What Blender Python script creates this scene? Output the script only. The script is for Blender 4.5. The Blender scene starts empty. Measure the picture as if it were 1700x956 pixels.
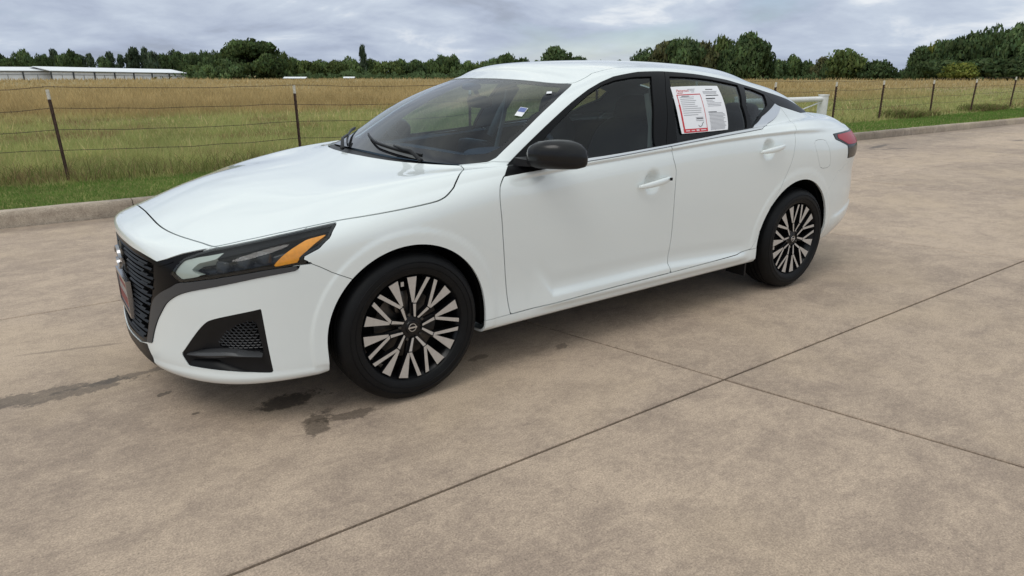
import bpy, bmesh, math, random
import numpy as np
from mathutils import Vector, Matrix

random.seed(7); np.random.seed(7)
sc = bpy.context.scene
C = sc.collection

# ------------------------------------------------------------------ camera
# world frame: x runs along the car from its front axle to its tail, y away from the camera, z up (metres)
cam_d = bpy.data.cameras.new('camera'); cam = bpy.data.objects.new('camera', cam_d); C.objects.link(cam)
cam_d.sensor_width = 36.0; cam_d.lens = 1123.83/1700*36.0; cam_d.clip_start = .05; cam_d.clip_end = 6000
CR = Vector((0.810736, -0.585411, 0.000716)); CU = Vector((0.1759, 0.244771, 0.953492)); CF = Vector((0.55836, 0.772904, -0.301419))
CAM = Vector((-1.24912, -3.34255, 1.37229))
cam.matrix_world = Matrix(((CR.x, CU.x, -CF.x, CAM.x), (CR.y, CU.y, -CF.y, CAM.y), (CR.z, CU.z, -CF.z, CAM.z), (0, 0, 0, 1)))
sc.camera = cam

# ------------------------------------------------------------------ sky
SUN_EL, SUN_AZ = math.radians(60), math.radians(250)      # a veiled high sun; azimuth clockwise from +y
world = bpy.data.worlds.new('World'); sc.world = world; world.use_nodes = True
nt = world.node_tree; nt.nodes.clear()
def wn(t, **k):
    n = nt.nodes.new(t)
    for a, b in k.items(): setattr(n, a, b)
    return n
W = nt.links.new
out = wn('ShaderNodeOutputWorld'); bg = wn('ShaderNodeBackground'); bg.inputs['Strength'].default_value = .1
sky = wn('ShaderNodeTexSky', sky_type='NISHITA', sun_disc=False, sun_elevation=SUN_EL, sun_rotation=SUN_AZ)
sky.altitude = 200; sky.air_density = 1.0; sky.dust_density = 0.2; sky.ozone_density = 3.0
tc = wn('ShaderNodeTexCoord'); sep = wn('ShaderNodeSeparateXYZ'); W(tc.outputs['Generated'], sep.inputs[0])
def wmath(op, a, b=None, c=None):
    n = wn('ShaderNodeMath', operation=op)
    for i, v in enumerate((a, b, c)):
        if v is None: continue
        if isinstance(v, (int, float)): n.inputs[i].default_value = v
        else: W(v, n.inputs[i])
    return n.outputs[0]
zc = wmath('MAXIMUM', sep.outputs['Z'], 0.0)
den = wmath('ADD', zc, .24)
cx = wmath('DIVIDE', sep.outputs['X'], den); cy = wmath('DIVIDE', sep.outputs['Y'], den)
comb = wn('ShaderNodeCombineXYZ'); W(cx, comb.inputs[0]); W(cy, comb.inputs[1]); comb.inputs[2].default_value = 3.7
def wnoise(scale, detail, rough, dist=0.0):
    n = wn('ShaderNodeTexNoise'); n.inputs['Scale'].default_value = scale; n.inputs['Detail'].default_value = detail
    n.inputs['Roughness'].default_value = rough; n.inputs['Distortion'].default_value = dist
    W(comb.outputs[0], n.inputs['Vector']); return n.outputs['Fac']
n1 = wnoise(1.15, 7, .55, .6); n2 = wnoise(3.4, 6, .55, .3); n3 = wnoise(.55, 3, .5)
tone = wmath('ADD', wmath('MULTIPLY', n1, .62), wmath('MULTIPLY', n2, .38))
ramp = wn('ShaderNodeValToRGB'); W(tone, ramp.inputs[0])
e = ramp.color_ramp.elements
e[0].position = .385; e[0].color = (.385, .44, .555, 1)
e[1].position = .64; e[1].color = (.84, .89, .96, 1)
m = e.new(.46); m.color = (.465, .535, .68, 1)
m = e.new(.57); m.color = (.60, .68, .81, 1)
# an overcast vault is about three times as bright overhead as at the horizon
lum = wmath('MULTIPLY_ADD', zc, 7.6, 8.9)
# blue-grey near the horizon, whiter cloud overhead
haze_c = wn('ShaderNodeMix', data_type='RGBA', blend_type='MULTIPLY'); W(wmath('MULTIPLY', zc, 1.6), haze_c.inputs['Factor']); haze_c.clamp_factor = True; W(ramp.outputs[0], haze_c.inputs['A']); haze_c.inputs['B'].default_value = (1.12, 1.055, .875, 1)
cloud = wn('ShaderNodeVectorMath', operation='SCALE'); W(haze_c.outputs['Result'], cloud.inputs[0]); W(lum, cloud.inputs['Scale'])
hole = wn('ShaderNodeMapRange'); W(wmath('ADD', wmath('MULTIPLY', n3, .6), wmath('MULTIPLY', n1, .4)), hole.inputs[0])
hole.inputs[1].default_value = .36; hole.inputs[2].default_value = .45; hole.inputs[3].default_value = .45; hole.inputs[4].default_value = 1.0
skb = wn('ShaderNodeVectorMath', operation='SCALE'); W(sky.outputs[0], skb.inputs[0]); skb.inputs['Scale'].default_value = 1.0
mix = wn('ShaderNodeMix', data_type='RGBA'); W(hole.outputs[0], mix.inputs['Factor']); W(skb.outputs[0], mix.inputs['A']); W(cloud.outputs[0], mix.inputs['B'])
W(mix.outputs['Result'], bg.inputs['Color']); W(bg.outputs[0], out.inputs['Surface'])

# ------------------------------------------------------------------ sun behind the cloud
sd = bpy.data.lights.new('sun', 'SUN'); sd.energy = 1.0; sd.angle = math.radians(30); sd.color = (1.0, .97, .92)
sun = bpy.data.objects.new('sun', sd); C.objects.link(sun)
sdir = Vector((math.sin(SUN_AZ)*math.cos(SUN_EL), math.cos(SUN_AZ)*math.cos(SUN_EL), math.sin(SUN_EL)))
sun.rotation_euler = sdir.to_track_quat('Z', 'Y').to_euler()
sun.location = (0, 0, 30)
vs = sc.view_settings
vs.view_transform = 'Standard'; vs.look = 'None'; vs.exposure = 0.0; vs.gamma = 1.0
try: vs.use_curve_mapping = False
except Exception: pass

# ------------------------------------------------------------------ materials
def mat(name, base=(.5, .5, .5), rough=.5, metal=0.0, coat=0.0, coat_rough=.03, spec=.5, var=0.0, vscale=20, bump=0.0, bscale=200, attr=None, emis=None):
    m = bpy.data.materials.new(name); m.use_nodes = True
    n = m.node_tree.nodes; l = m.node_tree.links; b = n['Principled BSDF']
    b.inputs['Base Color'].default_value = (*base, 1); b.inputs['Roughness'].default_value = rough
    b.inputs['Metallic'].default_value = metal; b.inputs['Coat Weight'].default_value = coat
    b.inputs['Coat Roughness'].default_value = coat_rough; b.inputs['Specular IOR Level'].default_value = spec
    tcn = n.new('ShaderNodeTexCoord')
    if attr:
        a = n.new('ShaderNodeAttribute'); a.attribute_name = attr; l.new(a.outputs['Color'], b.inputs['Base Color'])
    elif var > 0:
        ns = n.new('ShaderNodeTexNoise'); ns.inputs['Scale'].default_value = vscale; ns.inputs['Detail'].default_value = 6
        l.new(tcn.outputs['Object'], ns.inputs['Vector'])
        r = n.new('ShaderNodeMapRange'); l.new(ns.outputs['Fac'], r.inputs[0]); r.inputs[1].default_value = .3; r.inputs[2].default_value = .7
        r.inputs[3].default_value = 1-var; r.inputs[4].default_value = 1+var
        s = n.new('ShaderNodeVectorMath'); s.operation = 'SCALE'; s.inputs[0].default_value = base; l.new(r.outputs[0], s.inputs['Scale'])
        l.new(s.outputs[0], b.inputs['Base Color'])
    if bump > 0:
        nb = n.new('ShaderNodeTexNoise'); nb.inputs['Scale'].default_value = bscale; nb.inputs['Detail'].default_value = 4
        l.new(tcn.outputs['Object'], nb.inputs['Vector'])
        bp = n.new('ShaderNodeBump'); bp.inputs['Strength'].default_value = bump; bp.inputs['Distance'].default_value = .004
        l.new(nb.outputs['Fac'], bp.inputs['Height']); l.new(bp.outputs[0], b.inputs['Normal'])
    if emis:
        b.inputs['Emission Color'].default_value = (*emis[0], 1); b.inputs['Emission Strength'].default_value = emis[1]
    return m
def glass(name, tint, gloss=1.0, f0=.045):
    """a thin pane: tinted see-through plus the mirror sheen of its face"""
    m = bpy.data.materials.new(name); m.use_nodes = True; n = m.node_tree.nodes; l = m.node_tree.links; n.clear()
    o = n.new('ShaderNodeOutputMaterial'); t = n.new('ShaderNodeBsdfTransparent'); t.inputs[0].default_value = (*tint, 1)
    g = n.new('ShaderNodeBsdfGlossy'); g.inputs['Roughness'].default_value = .0; g.inputs['Color'].default_value = (1, 1, 1, 1)
    lw = n.new('ShaderNodeLayerWeight'); lw.inputs[0].default_value = .5
    pw = n.new('ShaderNodeMath'); pw.operation = 'POWER'; l.new(lw.outputs['Facing'], pw.inputs[0]); pw.inputs[1].default_value = 5.0
    ma = n.new('ShaderNodeMath'); ma.operation = 'MULTIPLY_ADD'; l.new(pw.outputs[0], ma.inputs[0]); ma.inputs[1].default_value = .92*gloss; ma.inputs[2].default_value = f0
    mx = n.new('ShaderNodeMixShader'); l.new(ma.outputs[0], mx.inputs[0]); l.new(t.outputs[0], mx.inputs[1]); l.new(g.outputs[0], mx.inputs[2])
    l.new(mx.outputs[0], o.inputs[0]); return m

M = {}
M['paint'] = mat('white_paint', (.765, .81, .80), .42, coat=1.0, coat_rough=.02, spec=.4)
M['paint'].node_tree.nodes['Principled BSDF'].inputs['Coat IOR'].default_value = 1.72
M['meshgrey'] = mat('mesh_plastic', (.035, .035, .038), .4)
M['gap'] = mat('gap_black', (.006, .006, .006), .9, spec=.1)
M['black'] = mat('black_plastic', (.008, .008, .009), .45, var=.15, vscale=30, spec=.3)
M['gloss'] = mat('gloss_black', (.004, .004, .005), .28, spec=.09)
M['satin'] = mat('satin_black', (.006, .0062, .007), .36, spec=.12)
M['gun'] = mat('gunmetal_trim', (.060, .061, .064), .42, spec=.3, bump=.05, bscale=700)
M['chrome'] = mat('satin_chrome', (.72, .73, .74), .30, metal=1.0)
M['tyre'] = mat('tyre_rubber', (.0042, .0044, .0050), .55, var=.3, vscale=14, spec=.22)
M['rimblack'] = mat('wheel_black', (.006, .006, .007), .3, spec=.35)
M['rimface'] = mat('machined_alloy', (.58, .56, .535), .38, metal=.55, var=.06, vscale=60)
M['steel'] = mat('brake_steel', (.10, .095, .09), .45, metal=1.0, var=.2, vscale=40)
M['drl'] = mat('lamp_diffuser', (.46, .50, .45), .25, coat=.3)
M['amber'] = mat('amber_lens', (.95, .35, .012), .25, coat=.4, var=.12, vscale=90)
M['red'] = mat('red_lens', (.36, .010, .018), .25, spec=.3)
M['lampdark'] = mat('lamp_bezel', (.006, .0065, .007), .2, spec=.4)
M['lampgrey'] = mat('lamp_reflector', (.018, .019, .021), .15, metal=.3)
M['wsglass'] = glass('windshield_glass', (.46, .61, .72), 1.0, .042)
M['sglass'] = glass('side_glass', (.50, .58, .57), 1.0, .032)
M['pglass'] = glass('privacy_glass', (.46, .54, .54), 1.0, .032)
M['lens'] = glass('clear_lens', (.86, .88, .88), .5, .03)
M['frit'] = mat('frit_black', (.004, .004, .005), .06, spec=.5)
M['dash'] = mat('dash_plastic', (.026, .032, .046), .65)  # blue cast in the base colour stands in for sky reflected off the dash
M['cloth'] = mat('seat_cloth', (.04, .041, .043), .85)
M['liner'] = mat('headliner', (.30, .30, .29), .9)
M['paper'] = mat('white_paper', (.80, .80, .82), .8)
M['redprint'] = mat('red_print', (.55, .03, .04), .7)
M['blackprint'] = mat('black_print', (.05, .05, .055), .7)
M['greyprint'] = mat('grey_print', (.34, .34, .36), .7)
M['pinkprint'] = mat('pink_print', (.72, .55, .58), .7)
M['blueprint'] = mat('blue_print', (.12, .16, .36), .6)
M['darkchrome'] = mat('dark_chrome', (.34, .34, .35), .22, metal=1.0)

# ------------------------------------------------------------------ mesh helpers
def link(name, me, parent=None):
    o = bpy.data.objects.new(name, me); C.objects.link(o)
    if parent: o.parent = parent
    return o
def empty(name, loc=(0, 0, 0), parent=None):
    o = bpy.data.objects.new(name, None); C.objects.link(o); o.location = loc; o.empty_display_size = .2
    if parent: o.parent = parent
    return o
def tag(o, label=None, cat=None, group=None, kind=None):
    for k, v in (('label', label), ('category', cat), ('group', group), ('kind', kind)):
        if v: o[k] = v
    return o
def mesh(name, V, F, mats, smooth=False, mi=None):
    me = bpy.data.meshes.new(name)
    me.from_pydata([tuple(v) for v in V], [], [tuple(f) for f in F])
    for m in (mats if isinstance(mats, (list, tuple)) else [mats]): me.materials.append(m)
    if mi is not None: me.polygons.foreach_set('material_index', np.asarray(mi, np.int32))
    if smooth: me.polygons.foreach_set('use_smooth', np.ones(len(me.polygons), bool))
    me.update(); return me
def tri_mesh(name, V, T, mats, smooth=False, mi=None, cols=None):
    """fast path for numpy triangle soups"""
    me = bpy.data.meshes.new(name); V = np.asarray(V, np.float32); T = np.asarray(T, np.int32)
    me.vertices.add(len(V)); me.vertices.foreach_set('co', V.ravel())
    n = T.shape[1]
    me.loops.add(T.size); me.loops.foreach_set('vertex_index', T.ravel())
    me.polygons.add(len(T)); me.polygons.foreach_set('loop_start', np.arange(0, T.size, n, dtype=np.int32))
    for m in (mats if isinstance(mats, (list, tuple)) else [mats]): me.materials.append(m)
    if mi is not None: me.polygons.foreach_set('material_index', np.asarray(mi, np.int32))
    if smooth: me.polygons.foreach_set('use_smooth', np.ones(len(T), bool))
    me.update(calc_edges=True)
    if cols is not None:
        a = me.color_attributes.new('Col', 'FLOAT_COLOR', 'POINT')
        a.data.foreach_set('color', np.column_stack([cols, np.ones(len(V))]).astype(np.float32).ravel())
    return me
class MB:
    """collects simple solids into one mesh"""
    def __init__(s): s.V = []; s.F = []; s.I = []
    def add(s, V, F, mi=0):
        o = len(s.V); s.V += [tuple(v) for v in V]; s.F += [tuple(i+o for i in f) for f in F]; s.I += [mi]*len(F); return s
    def box(s, lo, hi, mi=0, M=None, ch=0.0):
        (x0, y0, z0), (x1, y1, z1) = lo, hi
        if ch <= 0:
            V = [(x0,y0,z0),(x1,y0,z0),(x1,y1,z0),(x0,y1,z0),(x0,y0,z1),(x1,y0,z1),(x1,y1,z1),(x0,y1,z1)]
            F = [(0,3,2,1),(4,5,6,7),(0,1,5,4),(1,2,6,5),(2,3,7,6),(3,0,4,7)]
        else:
            c = ch
            V = [(x0,y0,z0),(x1,y0,z0),(x1,y1,z0),(x0,y1,z0),(x0,y0,z1-c),(x1,y0,z1-c),(x1,y1,z1-c),(x0,y1,z1-c),
                 (x0+c,y0+c,z1),(x1-c,y0+c,z1),(x1-c,y1-c,z1),(x0+c,y1-c,z1)]
            F = [(0,3,2,1),(8,9,10,11)]
            for a, b in ((0,4),(4,8)):
                F += [(a+i, a+(i+1)%4, b+(i+1)%4, b+i) for i in range(4)]
        if M is not None: V = [tuple(M @ Vector(v)) for v in V]
        return s.add(V, F, mi)
    def tube(s, pts, r, n=8, mi=0, cap=True):
        P = [Vector(p) for p in pts]; rr = r if isinstance(r, (list, tuple)) else [r]*len(P)
        V = []; F = []; up = None
        for i, p in enumerate(P):
            d = (P[min(i+1, len(P)-1)]-P[max(i-1, 0)]).normalized()
            if up is None:
                up = Vector((0, 0, 1)) if abs(d.z) < .9 else Vector((1, 0, 0))
            a = d.cross(up).normalized(); b = a.cross(d).normalized(); up = b
            for j in range(n):
                t = 2*math.pi*j/n; V.append(p+(a*math.cos(t)+b*math.sin(t))*rr[i])
        for i in range(len(P)-1):
            for j in range(n): F.append((i*n+j, i*n+(j+1)%n, (i+1)*n+(j+1)%n, (i+1)*n+j))
        if cap: F.append(tuple(range(n-1, -1, -1))); F.append(tuple((len(P)-1)*n+j for j in range(n)))
        return s.add(V, F, mi)
    def lathe(s, prof, n=48, axis='y', c=(0, 0, 0), mi=0, closed=False):
        """prof: (radius, offset along axis)"""
        V = []; F = []; k = len(prof)
        for j in range(n):
            t = 2*math.pi*j/n
            for r, h in prof:
                q = {'y': (r*math.cos(t), h, r*math.sin(t)), 'z': (r*math.cos(t), r*math.sin(t), h), 'x': (h, r*math.cos(t), r*math.sin(t))}[axis]
                V.append((q[0]+c[0], q[1]+c[1], q[2]+c[2]))
        for j in range(n):
            for i in range(k-1 if not closed else k):
                a = j*k+i; b = j*k+(i+1) % k; c2 = ((j+1) % n)*k+(i+1) % k; d = ((j+1) % n)*k+i
                F.append((a, b, c2, d))
        return s.add(V, F, mi)
    def ell(s, c, r, e=(1, 1), nu=24, nv=14, mi=0, M=None):
        """superellipsoid, e<1 squares it off"""
        V = []; F = []; sg = lambda v, p: math.copysign(abs(v)**p, v)
        for i in range(nv+1):
            a = -math.pi/2+math.pi*i/nv
            for j in range(nu):
                b = 2*math.pi*j/nu
                q = Vector((r[0]*sg(math.cos(a), e[0])*sg(math.cos(b), e[1]), r[1]*sg(math.cos(a), e[0])*sg(math.sin(b), e[1]), r[2]*sg(math.sin(a), e[0])))
                if M is not None: q = M @ q
                V.append((q.x+c[0], q.y+c[1], q.z+c[2]))
        for i in range(nv):
            for j in range(nu): F.append((i*nu+j, i*nu+(j+1) % nu, (i+1)*nu+(j+1) % nu, (i+1)*nu+j))
        return s.add(V, F, mi)
    def prism(s, poly, a, b, axis='y', mi=0):
        """2D polygon extruded along an axis from a to b"""
        f = {'y': lambda p, h: (p[0], h, p[1]), 'z': lambda p, h: (p[0], p[1], h), 'x': lambda p, h: (h, p[0], p[1])}[axis]
        n = len(poly); V = [f(p, a) for p in poly]+[f(p, b) for p in poly]
        F = [tuple(range(n)), tuple(range(2*n-1, n-1, -1))]+[(i, i+n, (i+1) % n+n, (i+1) % n) for i in range(n)]
        return s.add(V, F, mi)
    def build(s, name, mats, parent=None, smooth=False):
        me = mesh(name, s.V, s.F, mats, smooth, s.I)
        bm = bmesh.new(); bm.from_mesh(me); bmesh.ops.recalc_face_normals(bm, faces=bm.faces); bm.to_mesh(me); bm.free()
        return link(name, me, parent)
def autosmooth(o, deg=35):
    me = o.data; me.polygons.foreach_set('use_smooth', np.ones(len(me.polygons), bool))
    bm = bmesh.new(); bm.from_mesh(me); lim = math.radians(deg)
    for e in bm.edges:
        e.smooth = len(e.link_faces) == 2 and e.calc_face_angle(0) < lim
    bm.to_mesh(me); bm.free(); return o
TREES = [(-1.44,233,7.2,2.0,'p'),(-1.15,235,6.9,2.0,'p'),(-0.55,254,8.3,2.4,'p'),(-0.06,251,7.4,1.8,'d'),(0.2,251,6.6,1.8,'p'),(0.63,249,6.3,2.0,'d'),(1.39,258,8.5,2.3,'d'),(1.58,255,6.5,2.4,'d'),(2.22,225,6.2,1.5,'d'),(2.71,232,6.1,1.6,'d'),(3.18,246,7.9,1.8,'p'),(3.77,241,7.1,2.2,'d'),(4.2,243,8.4,2.0,'d'),(4.65,255,6.7,2.7,'p'),(5.23,227,6.4,1.7,'p'),(6.02,235,6.6,1.6,'d'),(6.44,246,7.4,1.9,'p'),(7.11,234,6.4,1.6,'p'),(7.64,236,6.8,1.7,'p'),(8.0,229,8.2,2.3,'p'),(8.68,259,9.2,1.8,'p'),(9.14,226,7.1,2.5,'p'),(9.76,242,7.5,2.5,'d'),(10.56,257,8.7,2.1,'d'),(10.86,233,7.3,2.6,'d'),(11.76,261,7.6,2.5,'d'),(11.74,195,6.7,2.4,'d'),(12.65,200,7.3,2.1,'d'),(13.33,190,6.8,1.7,'d'),(12.13,172,3.7,2.8,'m'),(15.75,165,9.4,5.9,'o'),(13.01,168,3.4,2.6,'m'),(14.22,160,4.3,2.6,'d'),(17.17,168,3.7,2.8,'m'),(18.13,185,6.8,1.4,'l'),(18.96,190,5.4,2.6,'m'),(19.93,185,5.0,2.4,'l'),(20.95,190,4.7,2.8,'m'),(21.91,185,4.8,2.4,'l'),(23.02,190,5.6,3.0,'m'),(24.04,188,8.2,1.3,'p'),(24.67,190,5.2,2.5,'m'),(25.79,185,5.1,3.1,'l'),(26.97,190,5.1,2.5,'m'),(28.14,186,4.7,2.8,'d'),(29.24,190,5.1,2.2,'m'),(30.3,192,6.4,2.2,'d'),(31.02,188,6.1,2.0,'m'),(32.26,190,4.7,2.2,'m'),(33.42,188,4.8,2.5,'l'),(34.63,180,5.7,2.6,'d'),(35.45,176,6.4,2.2,'m'),(36.6,180,5.5,2.6,'d'),(37.86,184,4.7,1.8,'m'),(39.48,170,7.3,3.5,'d'),(41.12,172,5.9,2.1,'d'),(42.8,185,4.7,2.6,'m'),(44.46,185,5.0,2.9,'d'),(46.52,165,6.9,3.2,'d'),(48.02,160,8.0,3.3,'b'),(49.25,158,9.4,3.4,'d'),(50.65,160,7.9,3.0,'b'),(52.11,175,10.1,2.7,'l'),(53.25,160,8.1,3.3,'d'),(54.29,155,9.1,3.7,'d'),(55.31,158,7.0,2.1,'d'),(56.26,170,4.7,2.1,'d'),(57.33,172,5.5,1.6,'m'),(58.54,175,4.4,2.2,'d'),(59.33,172,4.9,2.1,'b'),(61.0,150,6.1,3.3,'l'),(60.06,158,4.4,2.3,'d'),(62.93,150,4.1,3.1,'d'),(64.65,175,2.5,1.8,'d'),(65.72,138,5.6,2.0,'d'),(66.61,140,6.7,2.4,'y'),(67.61,135,7.2,3.0,'d'),(68.7,132,7.9,3.0,'d'),(69.69,132,8.4,2.6,'d'),(70.82,130,8.2,2.7,'d'),(68.25,124,3.0,2.2,'y'),(67.14,130,3.9,3.2,'d'),(69.52,128,4.0,3.6,'d'),(70.99,127,3.7,3.5,'d'),(72.53,128,7.4,3.1,'d'),(74.26,128,6.4,3.2,'d')]

# ================================================================== THE SETTING
# ------------------------------------------------------------------ concrete
def concrete(name, base, dark, stains=()):
    m = bpy.data.materials.new(name); m.use_nodes = True; n = m.node_tree.nodes; l = m.node_tree.links; b = n['Principled BSDF']
    geo = n.new('ShaderNodeNewGeometry'); pos = geo.outputs['Position']; oi = n.new('ShaderNodeObjectInfo')
    def noise(scale, det, rough=.6, stretch=None, dist=0):
        t = n.new('ShaderNodeTexNoise'); t.inputs['Scale'].default_value = scale; t.inputs['Detail'].default_value = det; t.inputs['Roughness'].default_value = rough
        t.inputs['Distortion'].default_value = dist
        if stretch:
            mp = n.new('ShaderNodeMapping'); mp.inputs['Scale'].default_value = stretch; l.new(pos, mp.inputs[0]); l.new(mp.outputs[0], t.inputs['Vector'])
        else: l.new(pos, t.inputs['Vector'])
        return t.outputs['Fac']
    def mth(op, a, b2=None, c=None, clamp=False):
        x = n.new('ShaderNodeMath'); x.operation = op; x.use_clamp = clamp
        for i, v in enumerate((a, b2, c)):
            if v is None: continue
            if isinstance(v, (int, float)): x.inputs[i].default_value = v
            else: l.new(v, x.inputs[i])
        return x.outputs[0]
    def rng(v, a, c, lo, hi):
        x = n.new('ShaderNodeMapRange'); l.new(v, x.inputs[0])
        for i, q in enumerate((a, c, lo, hi)): x.inputs[i+1].default_value = q
        return x.outputs[0]
    big = noise(.55, 5, .6); mid = noise(4.5, 9, .72, (1, 1.35, 1), .5); mid2 = noise(28, 6, .8, (1, 1.3, 1)); fine = noise(150, 3, .7); pit = noise(120, 2, .5)
    f = mth('ADD', mth('MULTIPLY', big, .32), mth('ADD', mth('MULTIPLY', mid, .36), mth('MULTIPLY', mid2, .32)))
    cr = n.new('ShaderNodeValToRGB'); l.new(f, cr.inputs[0]); E_ = cr.color_ramp.elements
    E_[0].position = .435; E_[0].color = (*dark, 1); E_[1].position = .565; E_[1].color = (*base, 1)
    wr = noise(.8, 4, .55, None, .6); wm = n.new('ShaderNodeMix'); wm.data_type = 'RGBA'; l.new(rng(wr, .50, .66, 0.0, .32), wm.inputs['Factor']); l.new(cr.outputs[0], wm.inputs['A']); wm.inputs['B'].default_value = (base[0]*1.10, base[1]*1.09, base[2]*1.0, 1)
    k = rng(fine, .30, .70, .66, 1.32)
    k = mth('MULTIPLY', k, rng(pit, .26, .36, .62, 1.0))
    k = mth('MULTIPLY', k, mth('MULTIPLY_ADD', oi.outputs['Random'], .10, .95))
    sepp = n.new('ShaderNodeSeparateXYZ'); l.new(pos, sepp.inputs[0])
    wob = noise(9, 5, .65); wob2 = noise(34, 4, .65)
    w = mth('ADD', mth('MULTIPLY', mth('SUBTRACT', wob, .5), 3.6), mth('MULTIPLY', mth('SUBTRACT', wob2, .5), 1.8))
    rough = mth('ADD', .62, mth('MULTIPLY', fine, .28))
    for (sx, sy, a, bb, ang, depth, soft) in stains:
        dx = mth('SUBTRACT', sepp.outputs['X'], sx); dy = mth('SUBTRACT', sepp.outputs['Y'], sy); ca, sa = math.cos(ang), math.sin(ang)
        u = mth('DIVIDE', mth('ADD', mth('MULTIPLY', dx, ca), mth('MULTIPLY', dy, sa)), a)
        v = mth('DIVIDE', mth('SUBTRACT', mth('MULTIPLY', dy, ca), mth('MULTIPLY', dx, sa)), bb)
        r = mth('SQRT', mth('ADD', mth('MULTIPLY', u, u), mth('MULTIPLY', v, v)))
        r = mth('ADD', r, w)
        msk = rng(r, 1.0, 1.0+soft, 1.0, 0.0)
        k = mth('MULTIPLY', k, mth('SUBTRACT', 1.0, mth('MULTIPLY', msk, depth)))
        rough = mth('SUBTRACT', rough, mth('MULTIPLY', msk, .22*depth))
    s = n.new('ShaderNodeVectorMath'); s.operation = 'SCALE'; l.new(wm.outputs['Result'], s.inputs[0]); l.new(k, s.inputs['Scale'])
    l.new(s.outputs[0], b.inputs['Base Color']); l.new(rough, b.inputs['Roughness']); b.inputs['Specular IOR Level'].default_value = .35
    bp = n.new('ShaderNodeBump'); bp.inputs['Strength'].default_value = .35; bp.inputs['Distance'].default_value = .003
    l.new(mth('ADD', fine, mth('MULTIPLY', pit, .5)), bp.inputs['Height']); l.new(bp.outputs[0], b.inputs['Normal'])
    return m
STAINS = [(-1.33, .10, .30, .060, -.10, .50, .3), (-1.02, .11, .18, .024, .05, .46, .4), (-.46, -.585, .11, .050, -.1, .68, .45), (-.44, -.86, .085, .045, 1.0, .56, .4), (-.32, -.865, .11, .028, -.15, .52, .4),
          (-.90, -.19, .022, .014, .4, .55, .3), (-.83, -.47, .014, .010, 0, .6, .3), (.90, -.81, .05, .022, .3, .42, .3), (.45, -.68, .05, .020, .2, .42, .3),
          (-1.2, .66, .22, .010, -.25, .30, .6), (12.7, 3.5, .5, .06, .2, .55, .5), (12.5, 3.1, .35, .05, -.3, .5, .5), (14.6, 3.7, 2.4, .35, 0, .22, 1.2), (16.5, 2.4, .2, .06, 0, .5, .5),
          (-1.0, 4.30, 3.5, .10, 0, .22, 1.0), (17, 4.30, 6, .14, 0, .20, 1.0)]
M['concrete'] = concrete('concrete', (.482, .373, .280), (.310, .238, .184), STAINS)
M['kerbcon'] = concrete('kerb_concrete', (.52, .43, .335), (.33, .265, .205), [(14.0, 4.44, 1.6, .5, 0, .35, .8), (-.2, 4.44, .25, .5, 0, .3, 1.5)])
M['joint'] = mat('joint_filler', (.035, .028, .024), .9)

# pavement: one slab per cast bay, with open saw-cut joints between them
Y0, DY, X0, DX, SK = -1.565, 2.985, 1.27, 3.67, -.245
pv = MB()
ylo, yhi = Y0-5*DY, Y0+2*DY
pv.box((-60, -60, -.6), (90, yhi+.06, -.022), 0)
pavement = pv.build('pavement', [M['joint']]); tag(pavement, kind='structure')
far = MB()
for lo, hi in (((-60, -60, -.02), (90, ylo, -.004)), ((-60, ylo, -.02), (X0-6*DX+1.5, yhi, -.004)), ((X0+12*DX+2.5, ylo, -.02), (90, yhi, -.004))): far.box(lo, hi)
tag(far.build('outer_pavement', [M['concrete']]), kind='structure')
G = .0060; CH = .004
for r in range(7):
    ya = ylo+r*DY+(G if r else 0); yb = ylo+(r+1)*DY-(G if r < 6 else 0)
    for c in range(18):
        n_ = c-6
        q = lambda n, y: X0+DX*n+SK*(y-Y0)
        g = G*1.15
        P = [(q(n_, ya)+g, ya), (q(n_+1, ya)-g, ya), (q(n_+1, yb)-g, yb), (q(n_, yb)+g, yb)]
        if r >= 2 or True:
            I = [(P[0][0]+CH, ya+CH), (P[1][0]-CH, ya+CH), (P[2][0]-CH, yb-CH), (P[3][0]+CH, yb-CH)]
            dz = random.uniform(-.0012, .0012) if not (r in (2, 3)) else 0
            V = [(x, y, -.02) for x, y in P]+[(x, y, -CH+dz) for x, y in P]+[(x, y, dz) for x, y in I]
            F = [(8, 9, 10, 11)]+[(i, (i+1) % 4, (i+1) % 4+4, i+4) for i in range(4)]+[(i+4, (i+1) % 4+4, (i+1) % 4+8, i+8) for i in range(4)]
            link('concrete_slab', mesh('concrete_slab', V, F, M['concrete']), pavement)

# kerb: cast lengths with open joints
kb = MB(); kb.box((-30, yhi+.075, -.3), (70, yhi+.17, .10)); kerb = kb.build('kerb', [M['joint']]); tag(kerb, kind='structure')
prof = [(0.0, -.2), (.018, .10), (.026, .132), (.045, .150), (.150, .152), (.165, .142), (.168, -.2)]
xs = -9.2
k_edges = [-14.0, -9.3, -4.6, -.38, 4.1, 8.8, 14.35, 18.9, 23.4, 28.0, 33.0, 40.0, 48.0, 58.0]
for a, b in zip(k_edges[:-1], k_edges[1:]):
    seg = MB(); ns = max(2, int((b-a)/.25)); V = []; F = []
    for i in range(ns+1):
        x = a+.004+(b-a-.008)*i/ns; jj = random.uniform(-.004, .004); jz = random.uniform(-.003, .003)
        for (py, pz) in prof: V.append((x, yhi+.015+py+jj, pz+(jz if pz > .05 else 0)))
    n = len(prof)
    for i in range(ns):
        for j in range(n-1): F.append((i*n+j, (i+1)*n+j, (i+1)*n+j+1, i*n+j+1))
    F.append(tuple(range(n))); F.append(tuple(ns*n+j for j in range(n-1, -1, -1)))
    seg.add(V, F); autosmooth(seg.build('kerb_stone', [M['kerbcon']], kerb), 40)

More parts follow.
